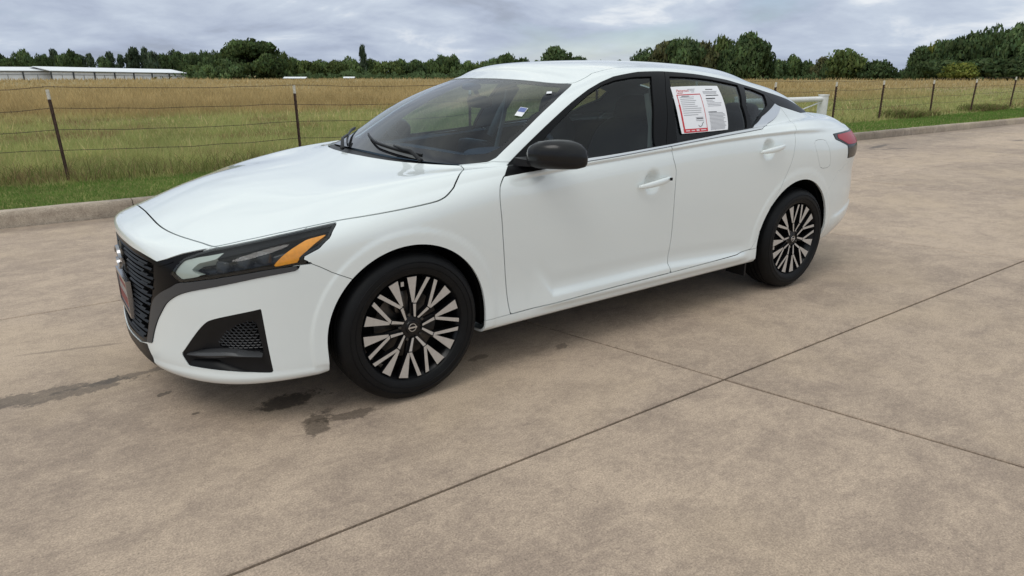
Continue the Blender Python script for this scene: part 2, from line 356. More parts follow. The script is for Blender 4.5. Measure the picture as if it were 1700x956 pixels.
# ------------------------------------------------------------------ field
def hgt(x, y):
    """ground height beyond the kerb: nearly flat, a long low crest, then a dip before the woods"""
    d = np.hypot(x-CAM.x, y-CAM.y)
    z = .128+.03*np.clip((y-4.6)/1.2, 0, 1)+.42*np.clip((d-12)/95, 0, 1)**1.2
    s = np.clip((d-112)/38, 0, 1); z = z-2.3*s*s*(3-2*s)
    z = z+.05*np.sin(x*.21+1.3)*np.sin(y*.17)*np.clip((d-12)/30, 0, 1)
    return np.where(y < 4.50, -.75, z)
def axis(lo, hi, near, step, grow):
    a = [near]; s = step
    while a[-1] < hi: a.append(a[-1]+s); s *= grow
    b = [near]; s = step
    while b[-1] > lo: b.append(b[-1]-s); s *= grow
    return np.array(sorted(set(b[1:]+a)))
gx = axis(-3000, 3000, 5, 1.2, 1.10)
gy = np.concatenate([[-3000, -1500, -700, -300, -120, -60, -20, 0, 4.49, 4.54], axis(4.6, 3500, 4.6, .35, 1.075)[0:]])
gy = np.array(sorted(set(np.round(gy[gy != 4.6], 4)) | {4.6})); gy = gy[(gy < 4.50) | (gy >= 4.54)]
X, Y = np.meshgrid(gx, gy); Z = hgt(X, Y)
V = np.column_stack([X.ravel(), Y.ravel(), Z.ravel()]); nx, ny = len(gx), len(gy)
ii, jj = np.meshgrid(np.arange(nx-1), np.arange(ny-1)); a = (jj*nx+ii).ravel()
Q = np.column_stack([a, a+1, a+nx+1, a+nx])
def field_mat():
    m = bpy.data.materials.new('field_soil'); m.use_nodes = True; n = m.node_tree.nodes; l = m.node_tree.links; b = n['Principled BSDF']
    g = n.new('ShaderNodeNewGeometry'); s = n.new('ShaderNodeSeparateXYZ'); l.new(g.outputs['Position'], s.inputs[0])
    ns = n.new('ShaderNodeTexNoise'); ns.inputs['Scale'].default_value = .12; ns.inputs['Detail'].default_value = 8; l.new(g.outputs['Position'], ns.inputs['Vector'])
    n2 = n.new('ShaderNodeTexNoise'); n2.inputs['Scale'].default_value = 3.0; n2.inputs['Detail'].default_value = 8; l.new(g.outputs['Position'], n2.inputs['Vector'])
    a = n.new('ShaderNodeMath'); a.operation = 'MULTIPLY_ADD'; l.new(ns.outputs['Fac'], a.inputs[0]); a.inputs[1].default_value = 14; l.new(s.outputs['Y'], a.inputs[2])
    r = n.new('ShaderNodeMapRange'); l.new(a.outputs[0], r.inputs[0]); r.inputs[1].default_value = 18; r.inputs[2].default_value = 28
    mx = n.new('ShaderNodeMix'); mx.data_type = 'RGBA'; l.new(r.outputs[0], mx.inputs['Factor']); mx.inputs['A'].default_value = (.22, .225, .075, 1); mx.inputs['B'].default_value = (.32, .25, .125, 1)
    r2 = n.new('ShaderNodeMapRange'); l.new(n2.outputs['Fac'], r2.inputs[0]); r2.inputs[1].default_value = .3; r2.inputs[2].default_value = .7; r2.inputs[3].default_value = .65; r2.inputs[4].default_value = 1.25
    sc_ = n.new('ShaderNodeVectorMath'); sc_.operation = 'SCALE'; l.new(mx.outputs['Result'], sc_.inputs[0]); l.new(r2.outputs[0], sc_.inputs['Scale'])
    l.new(sc_.outputs[0], b.inputs['Base Color']); b.inputs['Roughness'].default_value = .95; b.inputs['Specular IOR Level'].default_value = .1
    bp = n.new('ShaderNodeBump'); bp.inputs['Distance'].default_value = .15; bp.inputs['Strength'].default_value = .6; l.new(n2.outputs['Fac'], bp.inputs['Height']); l.new(bp.outputs[0], b.inputs['Normal'])
    return m
field = link('field', tri_mesh('field', V, Q, field_mat(), True)); tag(field, kind='structure')

def snoise(x, y, s, seed=0):
    """cheap value noise"""
    r = np.random.RandomState(seed).rand(256, 256); u = x/s; v = y/s; i = np.floor(u).astype(int); j = np.floor(v).astype(int); f = u-i; g = v-j
    f = f*f*(3-2*f); g = g*g*(3-2*g); R = lambda a, b: r[a % 256, b % 256]
    return (R(i, j)*(1-f)+R(i+1, j)*f)*(1-g)+(R(i, j+1)*(1-f)+R(i+1, j+1)*f)*g
def leafy(name, base=(1, 1, 1), var=0.0, trans=.42):
    """thin leaf: part of the light passes through"""
    m = bpy.data.materials.new(name); m.use_nodes = True; n = m.node_tree.nodes; l = m.node_tree.links; n.clear()
    o = n.new('ShaderNodeOutputMaterial'); a = n.new('ShaderNodeAttribute'); a.attribute_name = 'Col'; oi = n.new('ShaderNodeObjectInfo')
    r = n.new('ShaderNodeMapRange'); l.new(oi.outputs['Random'], r.inputs[0]); r.inputs[3].default_value = 1-var; r.inputs[4].default_value = 1+var
    mu = n.new('ShaderNodeMix'); mu.data_type = 'RGBA'; mu.blend_type = 'MULTIPLY'; mu.inputs['Factor'].default_value = 1; l.new(a.outputs['Color'], mu.inputs['A']); mu.inputs['B'].default_value = (*base, 1)
    s = n.new('ShaderNodeVectorMath'); s.operation = 'SCALE'; l.new(mu.outputs['Result'], s.inputs[0]); l.new(r.outputs[0], s.inputs['Scale'])
    d = n.new('ShaderNodeBsdfDiffuse'); t = n.new('ShaderNodeBsdfTranslucent'); mx = n.new('ShaderNodeMixShader'); mx.inputs[0].default_value = trans
    l.new(s.outputs[0], d.inputs[0]); l.new(s.outputs[0], t.inputs[0]); l.new(d.outputs[0], mx.inputs[1]); l.new(t.outputs[0], mx.inputs[2]); l.new(mx.outputs[0], o.inputs[0])
    return m
M['blade'] = leafy('grass_blades', (1, 1, 1))
def blades(name, x, y, h, w, col, lean, label, cat, seg=1):
    n = len(x); z = hgt(x, y)-.01; th = np.random.rand(n)*np.pi; ph = np.random.rand(n)*2*np.pi; le = lean*np.random.rand(n)**.7*h
    dx, dy = np.cos(th)*w/2, np.sin(th)*w/2; ox, oy = np.cos(ph)*le, np.sin(ph)*le
    if seg == 1:
        V = np.empty((n, 3, 3)); V[:, 0] = np.column_stack([x-dx, y-dy, z]); V[:, 1] = np.column_stack([x+dx, y+dy, z]); V[:, 2] = np.column_stack([x+ox, y+oy, z+h])
        T = np.arange(3*n).reshape(n, 3); cc = np.repeat(col, 3, 0)
    else:
        V = np.empty((n, 5, 3)); V[:, 0] = np.column_stack([x-dx, y-dy, z]); V[:, 1] = np.column_stack([x+dx, y+dy, z])
        V[:, 2] = np.column_stack([x-dx*.8+ox*.35, y-dy*.8+oy*.35, z+h*.6]); V[:, 3] = np.column_stack([x+dx*.8+ox*.35, y+dy*.8+oy*.35, z+h*.6]); V[:, 4] = np.column_stack([x+ox*1.3, y+oy*1.3, z+h*.95])
        b = np.arange(n)[:, None]*5; T = np.concatenate([b+[0, 1, 3], b+[0, 3, 2], b+[2, 3, 4]]); cc = np.repeat(col, 5, 0)
    o = link(name, tri_mesh(name, V.reshape(-1, 3), T, M['blade'], False, None, cc)); tag(o, label, cat, kind='stuff'); return o
def mixc(a, b, f): return np.array(a)*(1-f[:, None])+np.array(b)*f[:, None]
rs = np.random.RandomState(11)
# mown verge between the kerb and the fence
n = 95000
x = np.where(rs.rand(n) < .55, -3+rs.rand(n)*6.5, 3.5+rs.rand(n)*31); y = yhi+.17+rs.rand(n)*(1.42+.10*snoise(x, x*0, .9, 5))
f = snoise(x, y, .35, 1)*.6+rs.rand(n)*.4
col = mixc((.085, .175, .036), (.205, .320, .080), f); dry = rs.rand(n) < .12; col[dry] = (.28, .25, .11)
farw = np.clip((x-4)/16, 0, 1)
blades('verge_grass', x, y, (.022+.035*rs.rand(n))*(1+.3*farw), .0055+.012*farw, col, .7, 'short mown green grass strip between kerb and fence', 'grass')
# rough grass of the field, thinning with distance as the eye sees it
def sample(n, d0, d1, az0=-12, az1=84):
    d = 1/(1/d0+rs.rand(n)*(1/d1-1/d0)); az = np.radians(az0+rs.rand(n)*(az1-az0)); x = CAM.x+d*np.sin(az); y = CAM.y+d*np.cos(az); return x, y, d
xs_, ys_, ds_ = sample(330000, 9.0, 116)
k = ys_ > 5.80+.10*snoise(xs_, xs_*0, .5, 9); x, y, d = xs_[k], ys_[k], ds_[k]; n = len(x)
patch = snoise(x, y, 2.2, 2); patch2 = snoise(x, y, 7.5, 3); fine_ = rs.rand(n)
brown = np.clip((y+10*(patch2-.5)+5*(patch-.5)-14.5)/6, 0, 1)
green = mixc((.165, .192, .068), (.345, .345, .145), .6*patch+.4*fine_)
tan = mixc((.24, .185, .085), (.43, .335, .17), .55*snoise(x, y, 3.1, 4)+.45*fine_)
col = green*(1-brown[:, None])+tan*brown[:, None]
straw = rs.rand(n) < .10*(1-brown)+.02; col[straw] = mixc((.34, .28, .13), (.46, .39, .21), rs.rand(straw.sum()))
mot = snoise(x, y, .55, 21)*.5+snoise(x, y, .21, 22)*.5; col *= (.62+.80*mot)[:, None]*np.array([1.46, 1.42, 1.42])
br2 = np.clip((snoise(x, y*1.0, 1.1, 23)-.60)*5, 0, 1)*(rs.rand(n) < .75)*(1-brown); col = col*(1-br2[:, None])+np.array([.33, .25, .125])*(.7+.6*rs.rand(n))[:, None]*br2[:, None]
edge = np.exp(-((y-6.0)/.30)**2); col *= (1-.40*edge*snoise(x, y, .8, 6))[:, None]
h = (.06+.15*rs.rand(n)+.16*(rs.rand(n) < .08))*(.35+1.1*mot)*(.7+.6*patch)*(1-brown)+(.20+.22*rs.rand(n))*(.6+.7*patch2)*brown
h *= np.clip((y-5.7)/.8, .35, 1)*(.82+.18*brown)
w = np.clip(d*.0011, .006, .09)
blades('field_grass', x, y, h, w, col, .8, 'rough field grass, green by the fence and brown farther out', 'grass')
# ranker weeds along the fence line
n = 30000; x = -3+rs.rand(n)*37; y = 6.0+rs.rand(n)**1.5*.9; cl = snoise(x, y*0, 1.3, 8); k = rs.rand(n) < np.clip((cl-.52)*2.6, .02, 1)*np.where(x < 11, .45, 1); x, y, cl = x[k], y[k], cl[k]; n = len(x)
col = mixc((.12, .15, .045), (.27, .28, .10), rs.rand(n)); dr = rs.rand(n) < .25; col[dr] = (.23, .17, .09)
blades('fence_weeds', x, y, (.06+.22*rs.rand(n))*(.4+cl*.8), np.clip(.008+x*.0011, .009, .04), col, 1.0, 'dark ragged weeds growing along the fence line', 'weeds', 2)

# ------------------------------------------------------------------ fence
M['postmetal'] = mat('rusty_post', (.075, .042, .032), .7, metal=.3, var=.5, vscale=25)
M['posttip'] = mat('white_post_tip', (.66, .62, .55), .6, var=.2, vscale=40)
M['wire'] = mat('rusty_wire', (.075, .055, .045), .6, metal=.5)
M['pipe'] = mat('white_pipe', (.74, .74, .72), .45, var=.08, vscale=12)
fence = empty('wire_fence', (0, 6.3, .15)); tag(fence, 'rusty steel post and barbed wire fence between verge and field', 'fence')
FY = 6.3; posts = [-3.62, -.80, 2.02, 4.85, 7.65, 10.45, 13.17, 15.80, 18.15, 21.15, 23.95, 27.1, 29.9, 32.8, 35.6, 38.5, 41.4, 44.3]
WZ = [.37, .60, .84, 1.08]; tops = []
for i, x in enumerate(posts):
    lean = (-.05 if x < 0 else random.uniform(-.03, .03), random.uniform(-.03, .03)) ; H = 1.04+random.uniform(-.03, .03)
    if i == 1: lean = (-.035, .10)
    g = float(hgt(np.array(x), np.array(FY))); b = Vector((x, FY, g)); t = b+Vector((lean[0], lean[1], H)); tops.append((b, t))
    p = MB(); ax = (t-b).normalized(); s = ax.cross(Vector((0, 1, 0))).normalized(); q = s.cross(ax)
    def bar(b0, t0, hw, hd, off, mbo):
        V = []; 
        for pt in (b0, t0):
            for sx, sy in ((-1, -1), (1, -1), (1, 1), (-1, 1)): V.append(pt+s*(hw*sx)+q*(hd*sy+off))
        mbo.add(V, [(0, 3, 2, 1), (4, 5, 6, 7), (0, 1, 5, 4), (1, 2, 6, 5), (2, 3, 7, 6), (3, 0, 4, 7)])
    cut = t-ax*.11
    bar(b-ax*.4, cut, .018, .0035, 0, p); bar(b-ax*.4, cut, .0035, .017, -.0205, p)
    for k in range(14): c0 = b+ax*(.10+k*.062); bar(c0, c0+ax*.022, .006, .004, -.045, p)
    po = p.build('fence_post', [M['postmetal']], None); po.parent = fence; po.matrix_parent_inverse = Matrix.Translation((0, -6.3, -.15))
    p2 = MB(); bar(cut, t, .018, .0035, 0, p2); bar(cut, t, .0035, .017, -.0205, p2); tip = p2.build('white_tip', [M['posttip']], None); tip.parent = po
for wi, z in enumerate(WZ):
    w = MB(); pts = []
    for (b, t), (b2, t2) in zip(tops[:-1], tops[1:]):
        zz = z+random.uniform(-.02, .02); pa = b+(t-b)*((zz)/(t.z-b.z)*.98)-Vector((0, .05, 0)); pb = b2+(t2-b2)*(zz/(t2.z-b2.z)*.98)-Vector((0, .05, 0))
        for k in range(8):
            f = k/8; q = pa.lerp(pb, f); q.z -= .03*4*f*(1-f)*random.uniform(.7, 1.2); pts.append(q)
    w.tube(pts, .0034, 5)
    for i in range(0, len(pts)-1):
        for f in (.2, .55, .9):
            q = pts[i].lerp(pts[i+1], f); d = Vector((random.uniform(-.3, .3), random.uniform(-1, 1), random.uniform(-1, 1))).normalized()*.014
            w.tube([q-d, q+d], .0018, 4)
    wo = w.build('barbed_wire', [M['wire']], None); wo.parent = fence; wo.matrix_parent_inverse = Matrix.Translation((0, -6.3, -.15))
# the white pipe brace
br = empty('pipe_brace', (14.0, 6.05, .15)); tag(br, 'white painted steel pipe brace seen behind the car trunk', 'fence brace')
def bp_(name, pts, r, n=16):
    q = MB(); q.tube([Vector(a)-Vector((14.0, 6.05, .15)) for a in pts], r, n); return autosmooth(q.build(name, [M['pipe']], br), 40)
bp_('upright', [(14.85, 6.05, -.2), (14.85, 6.05, .88)], .115, 20); bp_('upright', [(11.6, 6.05, -.2), (11.6, 6.05, .88)], .115, 20)
bp_('cap', [(14.85, 6.05, .88), (14.85, 6.05, .905)], .128, 20); bp_('cap', [(11.6, 6.05, .88), (11.6, 6.05, .905)], .128, 20)
bp_('rail', [(11.6, 6.05, .80), (14.85, 6.05, .80)], .062); bp_('diagonal', [(11.7, 6.05, .1), (14.75, 6.05, .73)], .018, 8)

# ------------------------------------------------------------------ long open sheds across the field
def place(az, d): a = math.radians(az); return Vector((CAM.x+d*math.sin(a), CAM.y+d*math.cos(a), 0))
M['roofmetal'] = mat('white_roof_sheet', (.80, .82, .84), .45, var=.05, vscale=3)
M['shedwall'] = mat('pale_shed_wall', (.80, .82, .85), .7, var=.08, vscale=1)
M['shedpost'] = mat('dark_shed_steel', (.05, .055, .06), .6)
def shed(A, B, zr, ze, label, n, slope):
    L = (B-A).length; ang = math.atan2(B.y-A.y, B.x-A.x); g = -1.75
    r = empty('long_shed', (A.x, A.y, g)); r.rotation_euler = (0, slope, ang); tag(r, label, 'shed', 'sheds across the field')
    W_ = 9.0; zr -= g; ze -= g
    m = MB(); m.prism([(-.25, ze-.05), (W_/2, zr), (W_+.25, ze-.05), (W_+.25, ze+.05), (W_/2, zr+.12), (-.25, ze+.05)], 0, L, 'x'); m.build('roof', [M['roofmetal']], r)
    m = MB(); m.box((0, -.27, ze-.15), (L, -.22, ze-.06)); m.build('gutter', [M['shedpost']], r)
    m = MB(); m.box((.1, W_-.15, 0), (L-.1, W_, ze-.1)); m.build('back_wall', [M['shedwall']], r)
    m = MB(); m.box((.1, .02, 0), (L-.1, .06, ze-.18)); m.build('partition', [M['shedwall']], r)
    for i in range(n+1):
        m = MB(); x = .1+(L-.35)*i/n; m.box((x, -.15, 0), (x+.2, .1, ze-.06)); m.build('post', [M['shedpost']], r)
        if i < n:
            m = MB(); x2 = x+(L-.35)/n*.5; m.box((x2, -.06, 0), (x2+.05, -.02, ze-.62)); m.build('stall_post', [M['shedpost']], r)
    m = MB(); m.box((0, -.09, ze-.66), (L, -.065, ze-.61)); m.build('rail', [M['shedpost']], r)
    return r
shed(place(-5.5, 148), place(2.95, 153), 2.42, 1.86, 'long white roofed shed at the far left edge of the field', 5, 0.0)
shed(place(2.75, 150), place(11.16, 166), 2.52, 1.86, 'long white roofed shed ending beside the big round tree', 7, .013)
for az, d, L, lab in ((17.9, 150, 4.5, 'low white roof showing under the light green trees, nearest the round tree'), (22.4, 156, 2.4, 'small low white roof farther right under the tree line')):
    p0 = place(az, d); r = empty('low_roof', (p0.x, p0.y, -1.6)); r.rotation_euler = (0, 0, math.radians(-30)); tag(r, lab, 'shed')
    m = MB(); m.prism([(0, 2.10), (1.6, 2.40), (3.2, 2.10), (1.6, 2.36)], 0, L, 'x'); m.build('roof', [M['roofmetal']], r)
    m = MB(); m.box((.1, .2, 0), (L-.1, 3.0, 2.05)); m.build('wall', [M['shedpost']], r)

# ------------------------------------------------------------------ trees
M['bark'] = mat('bark', (.05, .042, .034), .9, var=.3, vscale=4)
leafmat = lambda nm, base, var: leafy(nm, base, var, .40)
LEAF = {'d': leafmat('dark_leaves', (.145, .212, .098), .25), 'm': leafmat('mid_leaves', (.175, .250, .105), .25), 'l': leafmat('light_leaves', (.195, .26, .10), .2),
        'p': leafmat('pine_needles', (.115, .160, .105), .2), 'b': leafmat('brownish_leaves', (.175, .185, .095), .15), 'y': leafmat('yellow_green_leaves', (.26, .30, .08), .12), 'o': leafmat('oak_leaves', (.142, .205, .088), .1)}
def crown_mesh(seed, n, kind, leaf):
    """unit crown: z 0..1, radius about 1 (x,y); leaf cards gathered in clumps on lobes"""
    r = np.random.RandomState(seed); P = []; Cc = []
    if kind == 'pine':
        nl = 46; zz = .10+.88*r.rand(nl)**.9; rad = (1-zz)*.85+.08; a = r.rand(nl)*2*np.pi; rr = rad*np.sqrt(r.rand(nl))
        lob = np.column_stack([rr*np.cos(a), rr*np.sin(a), zz]); lr = np.column_stack([.26+.1*r.rand(nl), .26+.1*r.rand(nl), .07+.03*r.rand(nl)])
    else:
        nl = 34 if kind != 'big' else 74
        u = r.normal(size=(nl, 3)); u /= np.linalg.norm(u, axis=1)[:, None]; u[:, 2] = np.where(u[:, 2] < -.55, -u[:, 2], u[:, 2])
        s = .45+.42*r.rand(nl); lob = u*s[:, None]*np.array([.92, .92, .47])+[0, 0, .52]
        q = (.19+.15*r.rand(nl)) if kind != 'big' else (.12+.12*r.rand(nl)); lr = np.column_stack([q*1.1, q*1.1, q*.62])
        stretch = 1-.25*np.clip(lob[:, 2]-.55, 0, 1)/.45; lob[:, :2] *= stretch[:, None]
    w = (lr[:, 0]*lr[:, 1])**.9; pick = r.choice(nl, n, p=w/w.sum())
    v = r.normal(size=(n, 3)); v /= np.linalg.norm(v, axis=1)[:, None]; rad = (.35+.72*r.rand(n)**.55)
    pos = lob[pick]+v*rad[:, None]*lr[pick]; pos[:, 2] = np.clip(pos[:, 2], .015, 1.06)
    nrm = v+r.normal(size=(n, 3))*.8; nrm /= np.linalg.norm(nrm, axis=1)[:, None]
    t = np.cross(nrm, r.normal(size=(n, 3))); t /= np.linalg.norm(t, axis=1)[:, None]; b = np.cross(nrm, t)
    sz = leaf*(.55+.9*r.rand(n))[:, None]
    tone = (.55+.5*r.rand(nl))[pick]*(.7+.6*r.rand(n)); col = np.column_stack([tone*(.9+.25*r.rand(n)), tone, tone*(.8+.3*r.rand(n))])
    sm = v*.75+(pos-[0, 0, .45])*np.array([.8, .8, 1.4])*.8+r.normal(size=(n, 3))*.22; sm /= np.linalg.norm(sm, axis=1)[:, None]
    b = np.where(((nrm*sm).sum(1) > 0)[:, None], -b, b)          # cards face outward like their shading
    V = np.stack([pos-t*sz, pos+b*sz*.62, pos+t*sz, pos-b*sz*.62], 1)
    return V.reshape(-1, 3), np.arange(4*n).reshape(n, 4), np.repeat(col, 4, 0), np.repeat(sm, 4, 0)
def trunk_mesh(seed, lean=.03, limbs=7, lo=.0):
    r = random.Random(seed); m = MB(); pts = [(r.uniform(-lean, lean)*i, r.uniform(-lean, lean)*i, -.12+.9*i/5) for i in range(6)]
    m.tube(pts, [.075, .06, .05, .04, .028, .012], 7)
    for k in range(limbs):
        f = .25+.5*k/limbs; i = min(4, int((f+.12)/.18)); a = r.uniform(0, 6.28); p0 = Vector(pts[i]); L = r.uniform(.45, .75)
        p2 = p0+Vector((math.cos(a)*L, math.sin(a)*L, L*.32)); m.tube([p0, p0.lerp(p2, .5)+Vector((0, 0, .03)), p2], [.03, .018, .006], 5)
    return mesh('trunk', m.V, m.F, M['bark'], True)
protos = {}
for kind, n, leaf, sh in (('d', 4600, .060, 'round'), ('m', 3600, .064, 'round'), ('l', 2300, .064, 'round'), ('p', 2200, .066, 'pine'), ('b', 4600, .060, 'round'), ('y', 3000, .064, 'round'), ('o', 15000, .036, 'big')):
    protos[kind] = []
    for s in range(5 if kind in 'dm' else (3 if kind in 'lp' else 1)):
        V, F, c, sm = crown_mesh(100+ord(kind)*7+s, n, sh, leaf)
        cm_ = tri_mesh('crown', V, F, LEAF[kind], True, None, c); cm_.normals_split_custom_set_from_vertices(sm.astype(np.float32))
        protos[kind].append((cm_, trunk_mesh(ord(kind)+s)))
KIND = {'d': 'dark green tree', 'm': 'mid green tree', 'l': 'pale green tree', 'p': 'slim dark pine', 'b': 'brownish green tree', 'y': 'yellow green tree', 'o': 'great round oak'}
BIG = (.055,)
cnt = {}
order = sorted(range(len(TREES)), key=lambda i: TREES[i][0])
def zone(az):
    for lim, s in ((11.3, 'in the far wood behind the sheds'), (14.2, 'between the sheds and the round oak'), (18.5, 'close beside the great round oak'), (26, 'in the low trees just right of the oak'),
                   (36, 'in the low trees left of the car roof'), (46, 'just above the front of the car roof'), (56.5, 'in the grove above the rear car roof'), (64.8, 'in the low group beyond the car trunk'), (200, 'in the tall far right grove')):
        if az < lim: return s
from collections import defaultdict
zn = defaultdict(list)
for i in order: zn[(zone(TREES[i][0]), TREES[i][4])].append(i)
ordw = ['first', 'second', 'third', 'fourth', 'fifth', 'sixth', 'seventh', 'eighth', 'ninth', 'tenth', 'eleventh', 'twelfth', 'thirteenth', 'fourteenth', 'fifteenth']
for (zs, kd), idx in zn.items():
    for j, i in enumerate(idx):
        az, d, top, hw, kind = TREES[i]; p0 = place(az, d); g = float(hgt(np.array(p0.x), np.array(p0.y)))-.1
        H = top-g; cm, tm = protos[kind][i % len(protos[kind])]
        t = empty({'p': 'pine_tree', 'o': 'oak_tree'}.get(kind, 'broadleaf_tree'), (p0.x, p0.y, g)); t.rotation_euler = (0, 0, random.uniform(0, 6.28))
        lab = KIND[kind]+' '+zs if len(idx) == 1 else f'{KIND[kind]} {zs}, {ordw[j]} from left'
        if kind == 'o': lab = 'great round oak tree standing alone at the end of the sheds'
        tag(t, lab, 'tree', 'trees across the field')
        tr = link('trunk', tm, t); tr.scale = (H*.33, H*.33, H*.72)
        cr = link('crown', cm, t); base = .06 if kind not in 'p' else .03; cr.scale = (hw*1.45, hw*1.45, H*(1.0-base)*1.0); cr.location = (0, 0, H*base*.3)
# undergrowth that closes the foot of the woods, one mass
us = np.random.RandomState(5); n = 30000; az = np.radians(-9+us.rand(n)*92); dd = 160+us.rand(n)*45-np.clip((np.degrees(az)-56)/12, 0, 1)*28
x = CAM.x+dd*np.sin(az); y = CAM.y+dd*np.cos(az); cl = snoise(np.degrees(az)*40, dd*.3, 22, 12)
z = hgt(x, y)+us.rand(n)**.8*(2.2+2.0*cl); v = us.normal(size=(n, 3)); v /= np.linalg.norm(v, axis=1)[:, None]; t = np.cross(v, us.normal(size=(n, 3))); t /= np.linalg.norm(t, axis=1)[:, None]; b = np.cross(v, t); s = (.22+.30*us.rand(n))[:, None]
P = np.column_stack([x, y, z]); V = np.stack([P-t*s, P+b*s*.6, P+t*s, P-b*s*.6], 1).reshape(-1, 3); c = np.repeat(np.column_stack([.8+.4*us.rand(n)]*3)*(.45+.4*cl)[:, None], 4, 0)
tag(link('undergrowth', tri_mesh('undergrowth', V, np.arange(4*n).reshape(n, 4), LEAF['d'], False, None, c)), 'dark undergrowth closing the foot of the far woods', 'undergrowth', kind='stuff')

# ================================================================== THE CAR
# ---------------------------------------------------------------- car skin
# stations t0..t19 run from the nose centre round the left flank to the tail centre,
# rings k0..k17 run from the sill up over the shoulder, the glass and the roof.
OUT=np.array([(-.955,0),(-.947,.20),(-.912,.42),(-.815,.635),(-.655,.79),(-.43,.868),(-.18,.905),(.12,.915),(.46,.912),(.95,.912),
 (1.5,.915),(2.05,.916),(2.5,.920),(2.9,.918),(3.25,.897),(3.55,.835),(3.76,.70),(3.88,.48),(3.93,.24),(3.945,0)])
NT=20
def lerp_t(pts):
    a=np.array(pts,float); return np.interp(np.arange(NT),a[:,0],a[:,1])
LOW=[ # inset(t), z(t)
 (lerp_t([(0,.08),(4,.12),(5,.12),(8,.17),(12,.17),(14,.14),(19,.14)]), lerp_t([(0,.175),(4,.19),(6,.21),(8,.215),(12,.225),(14,.24),(16,.27),(19,.28)])),
 (lerp_t([(0,.022),(2,.016),(3,.024),(5,.025),(8,.050),(13,.045),(15,.115),(19,.08)]), lerp_t([(0,.195),(3,.20),(5,.215),(8,.225),(12,.238),(14,.25),(16,.28),(19,.29)])),
 (lerp_t([(0,-.020),(2,-.016),(3,.006),(6,.008),(8,.022),(12,.02),(15,.058),(19,.03)]), lerp_t([(0,.245),(6,.28),(8,.262),(13,.285),(16,.34),(19,.35)])),
 (lerp_t([(0,-.018),(2,-.012),(3,.004),(6,.006),(8,.020),(12,.018),(15,.018),(19,.008)]), lerp_t([(0,.33),(6,.35),(8,.315),(12,.33),(14,.37),(16,.42),(19,.43)])),
 (lerp_t([(0,-.012),(2,-.006),(3,.003),(6,.004),(8,.022),(12,.016),(15,.006),(19,.002)]), lerp_t([(0,.42),(6,.45),(8,.42),(12,.43),(16,.50),(19,.51)])),
 (lerp_t([(0,0),(3,0),(6,.002),(8,.010),(12,.006),(15,.003),(19,.0)]), lerp_t([(0,.51),(3,.515),(6,.57),(8,.58),(12,.60),(16,.62),(19,.63)])),
 (lerp_t([(0,0),(3,0),(6,.0),(8,.002),(12,.0),(14,.004),(15,.012),(19,.01)]), lerp_t([(0,.60),(3,.60),(5,.66),(8,.74),(12,.76),(16,.75),(19,.76)])),
 (lerp_t([(0,0.002),(3,.010),(5,.010),(8,.004),(12,.0),(15,.0),(16,.004),(19,.03)]), lerp_t([(0,.69),(3,.675),(5,.745),(8,.87),(10,.91),(12,.93),(15,.90),(19,.90)])),
]
CREST=np.array([(-.942,0,.752),(-.932,.20,.747),(-.884,.41,.737),(-.748,.615,.733),(-.545,.76,.770),(-.31,.828,.815),(-.08,.855,.858),(.2,.868,.90),(.5,.876,.935),(.95,.898,.955),
 (1.5,.904,.990),(2.05,.908,1.020),(2.5,.905,1.032),(2.9,.885,1.035),(3.2,.845,1.020),(3.48,.79,1.005),(3.665,.655,1.025),(3.755,.44,1.04),(3.80,.22,1.05),(3.81,0,1.05)])
BASE=np.array([(.20,0,1.010),(.207,.12,1.010),(.225,.24,1.010),(.252,.36,1.010),(.29,.47,1.008),(.335,.57,1.005),(.39,.66,1.0),(.46,.735,.995),(.575,.795,.990),(.95,.862,.987),
 (1.5,.872,1.026),(2.05,.862,1.066),(2.5,.82,1.095),(2.9,.74,1.11),(3.18,.645,1.115),(3.36,.53,1.115),(3.43,.40,1.115),(3.46,.27,1.115),(3.475,.13,1.115),(3.48,0,1.115)])
TOP=np.array([(1.035,0,1.382),(1.04,.10,1.381),(1.045,.20,1.377),(1.055,.30,1.37),(1.07,.40,1.36),(1.09,.49,1.349),(1.12,.56,1.34),(1.18,.61,1.345),(1.30,.635,1.365),(1.48,.642,1.384),
 (1.72,.642,1.392),(2.00,.634,1.385),(2.28,.618,1.362),(2.50,.596,1.336),(2.63,.556,1.325),(2.69,.48,1.332),(2.72,.40,1.345),(2.735,.27,1.357),(2.745,.13,1.364),(2.75,0,1.367)])
def outline_normals():
    P=OUT.copy(); Q=np.vstack([P[1]*[1,-1],P,P[-2]*[1,-1]])
    d=Q[2:]-Q[:-2]; n=np.stack([-d[:,1],d[:,0]],1)   # inward/outward, fix sign: outward
    n/=np.linalg.norm(n,axis=1)[:,None]
    return n
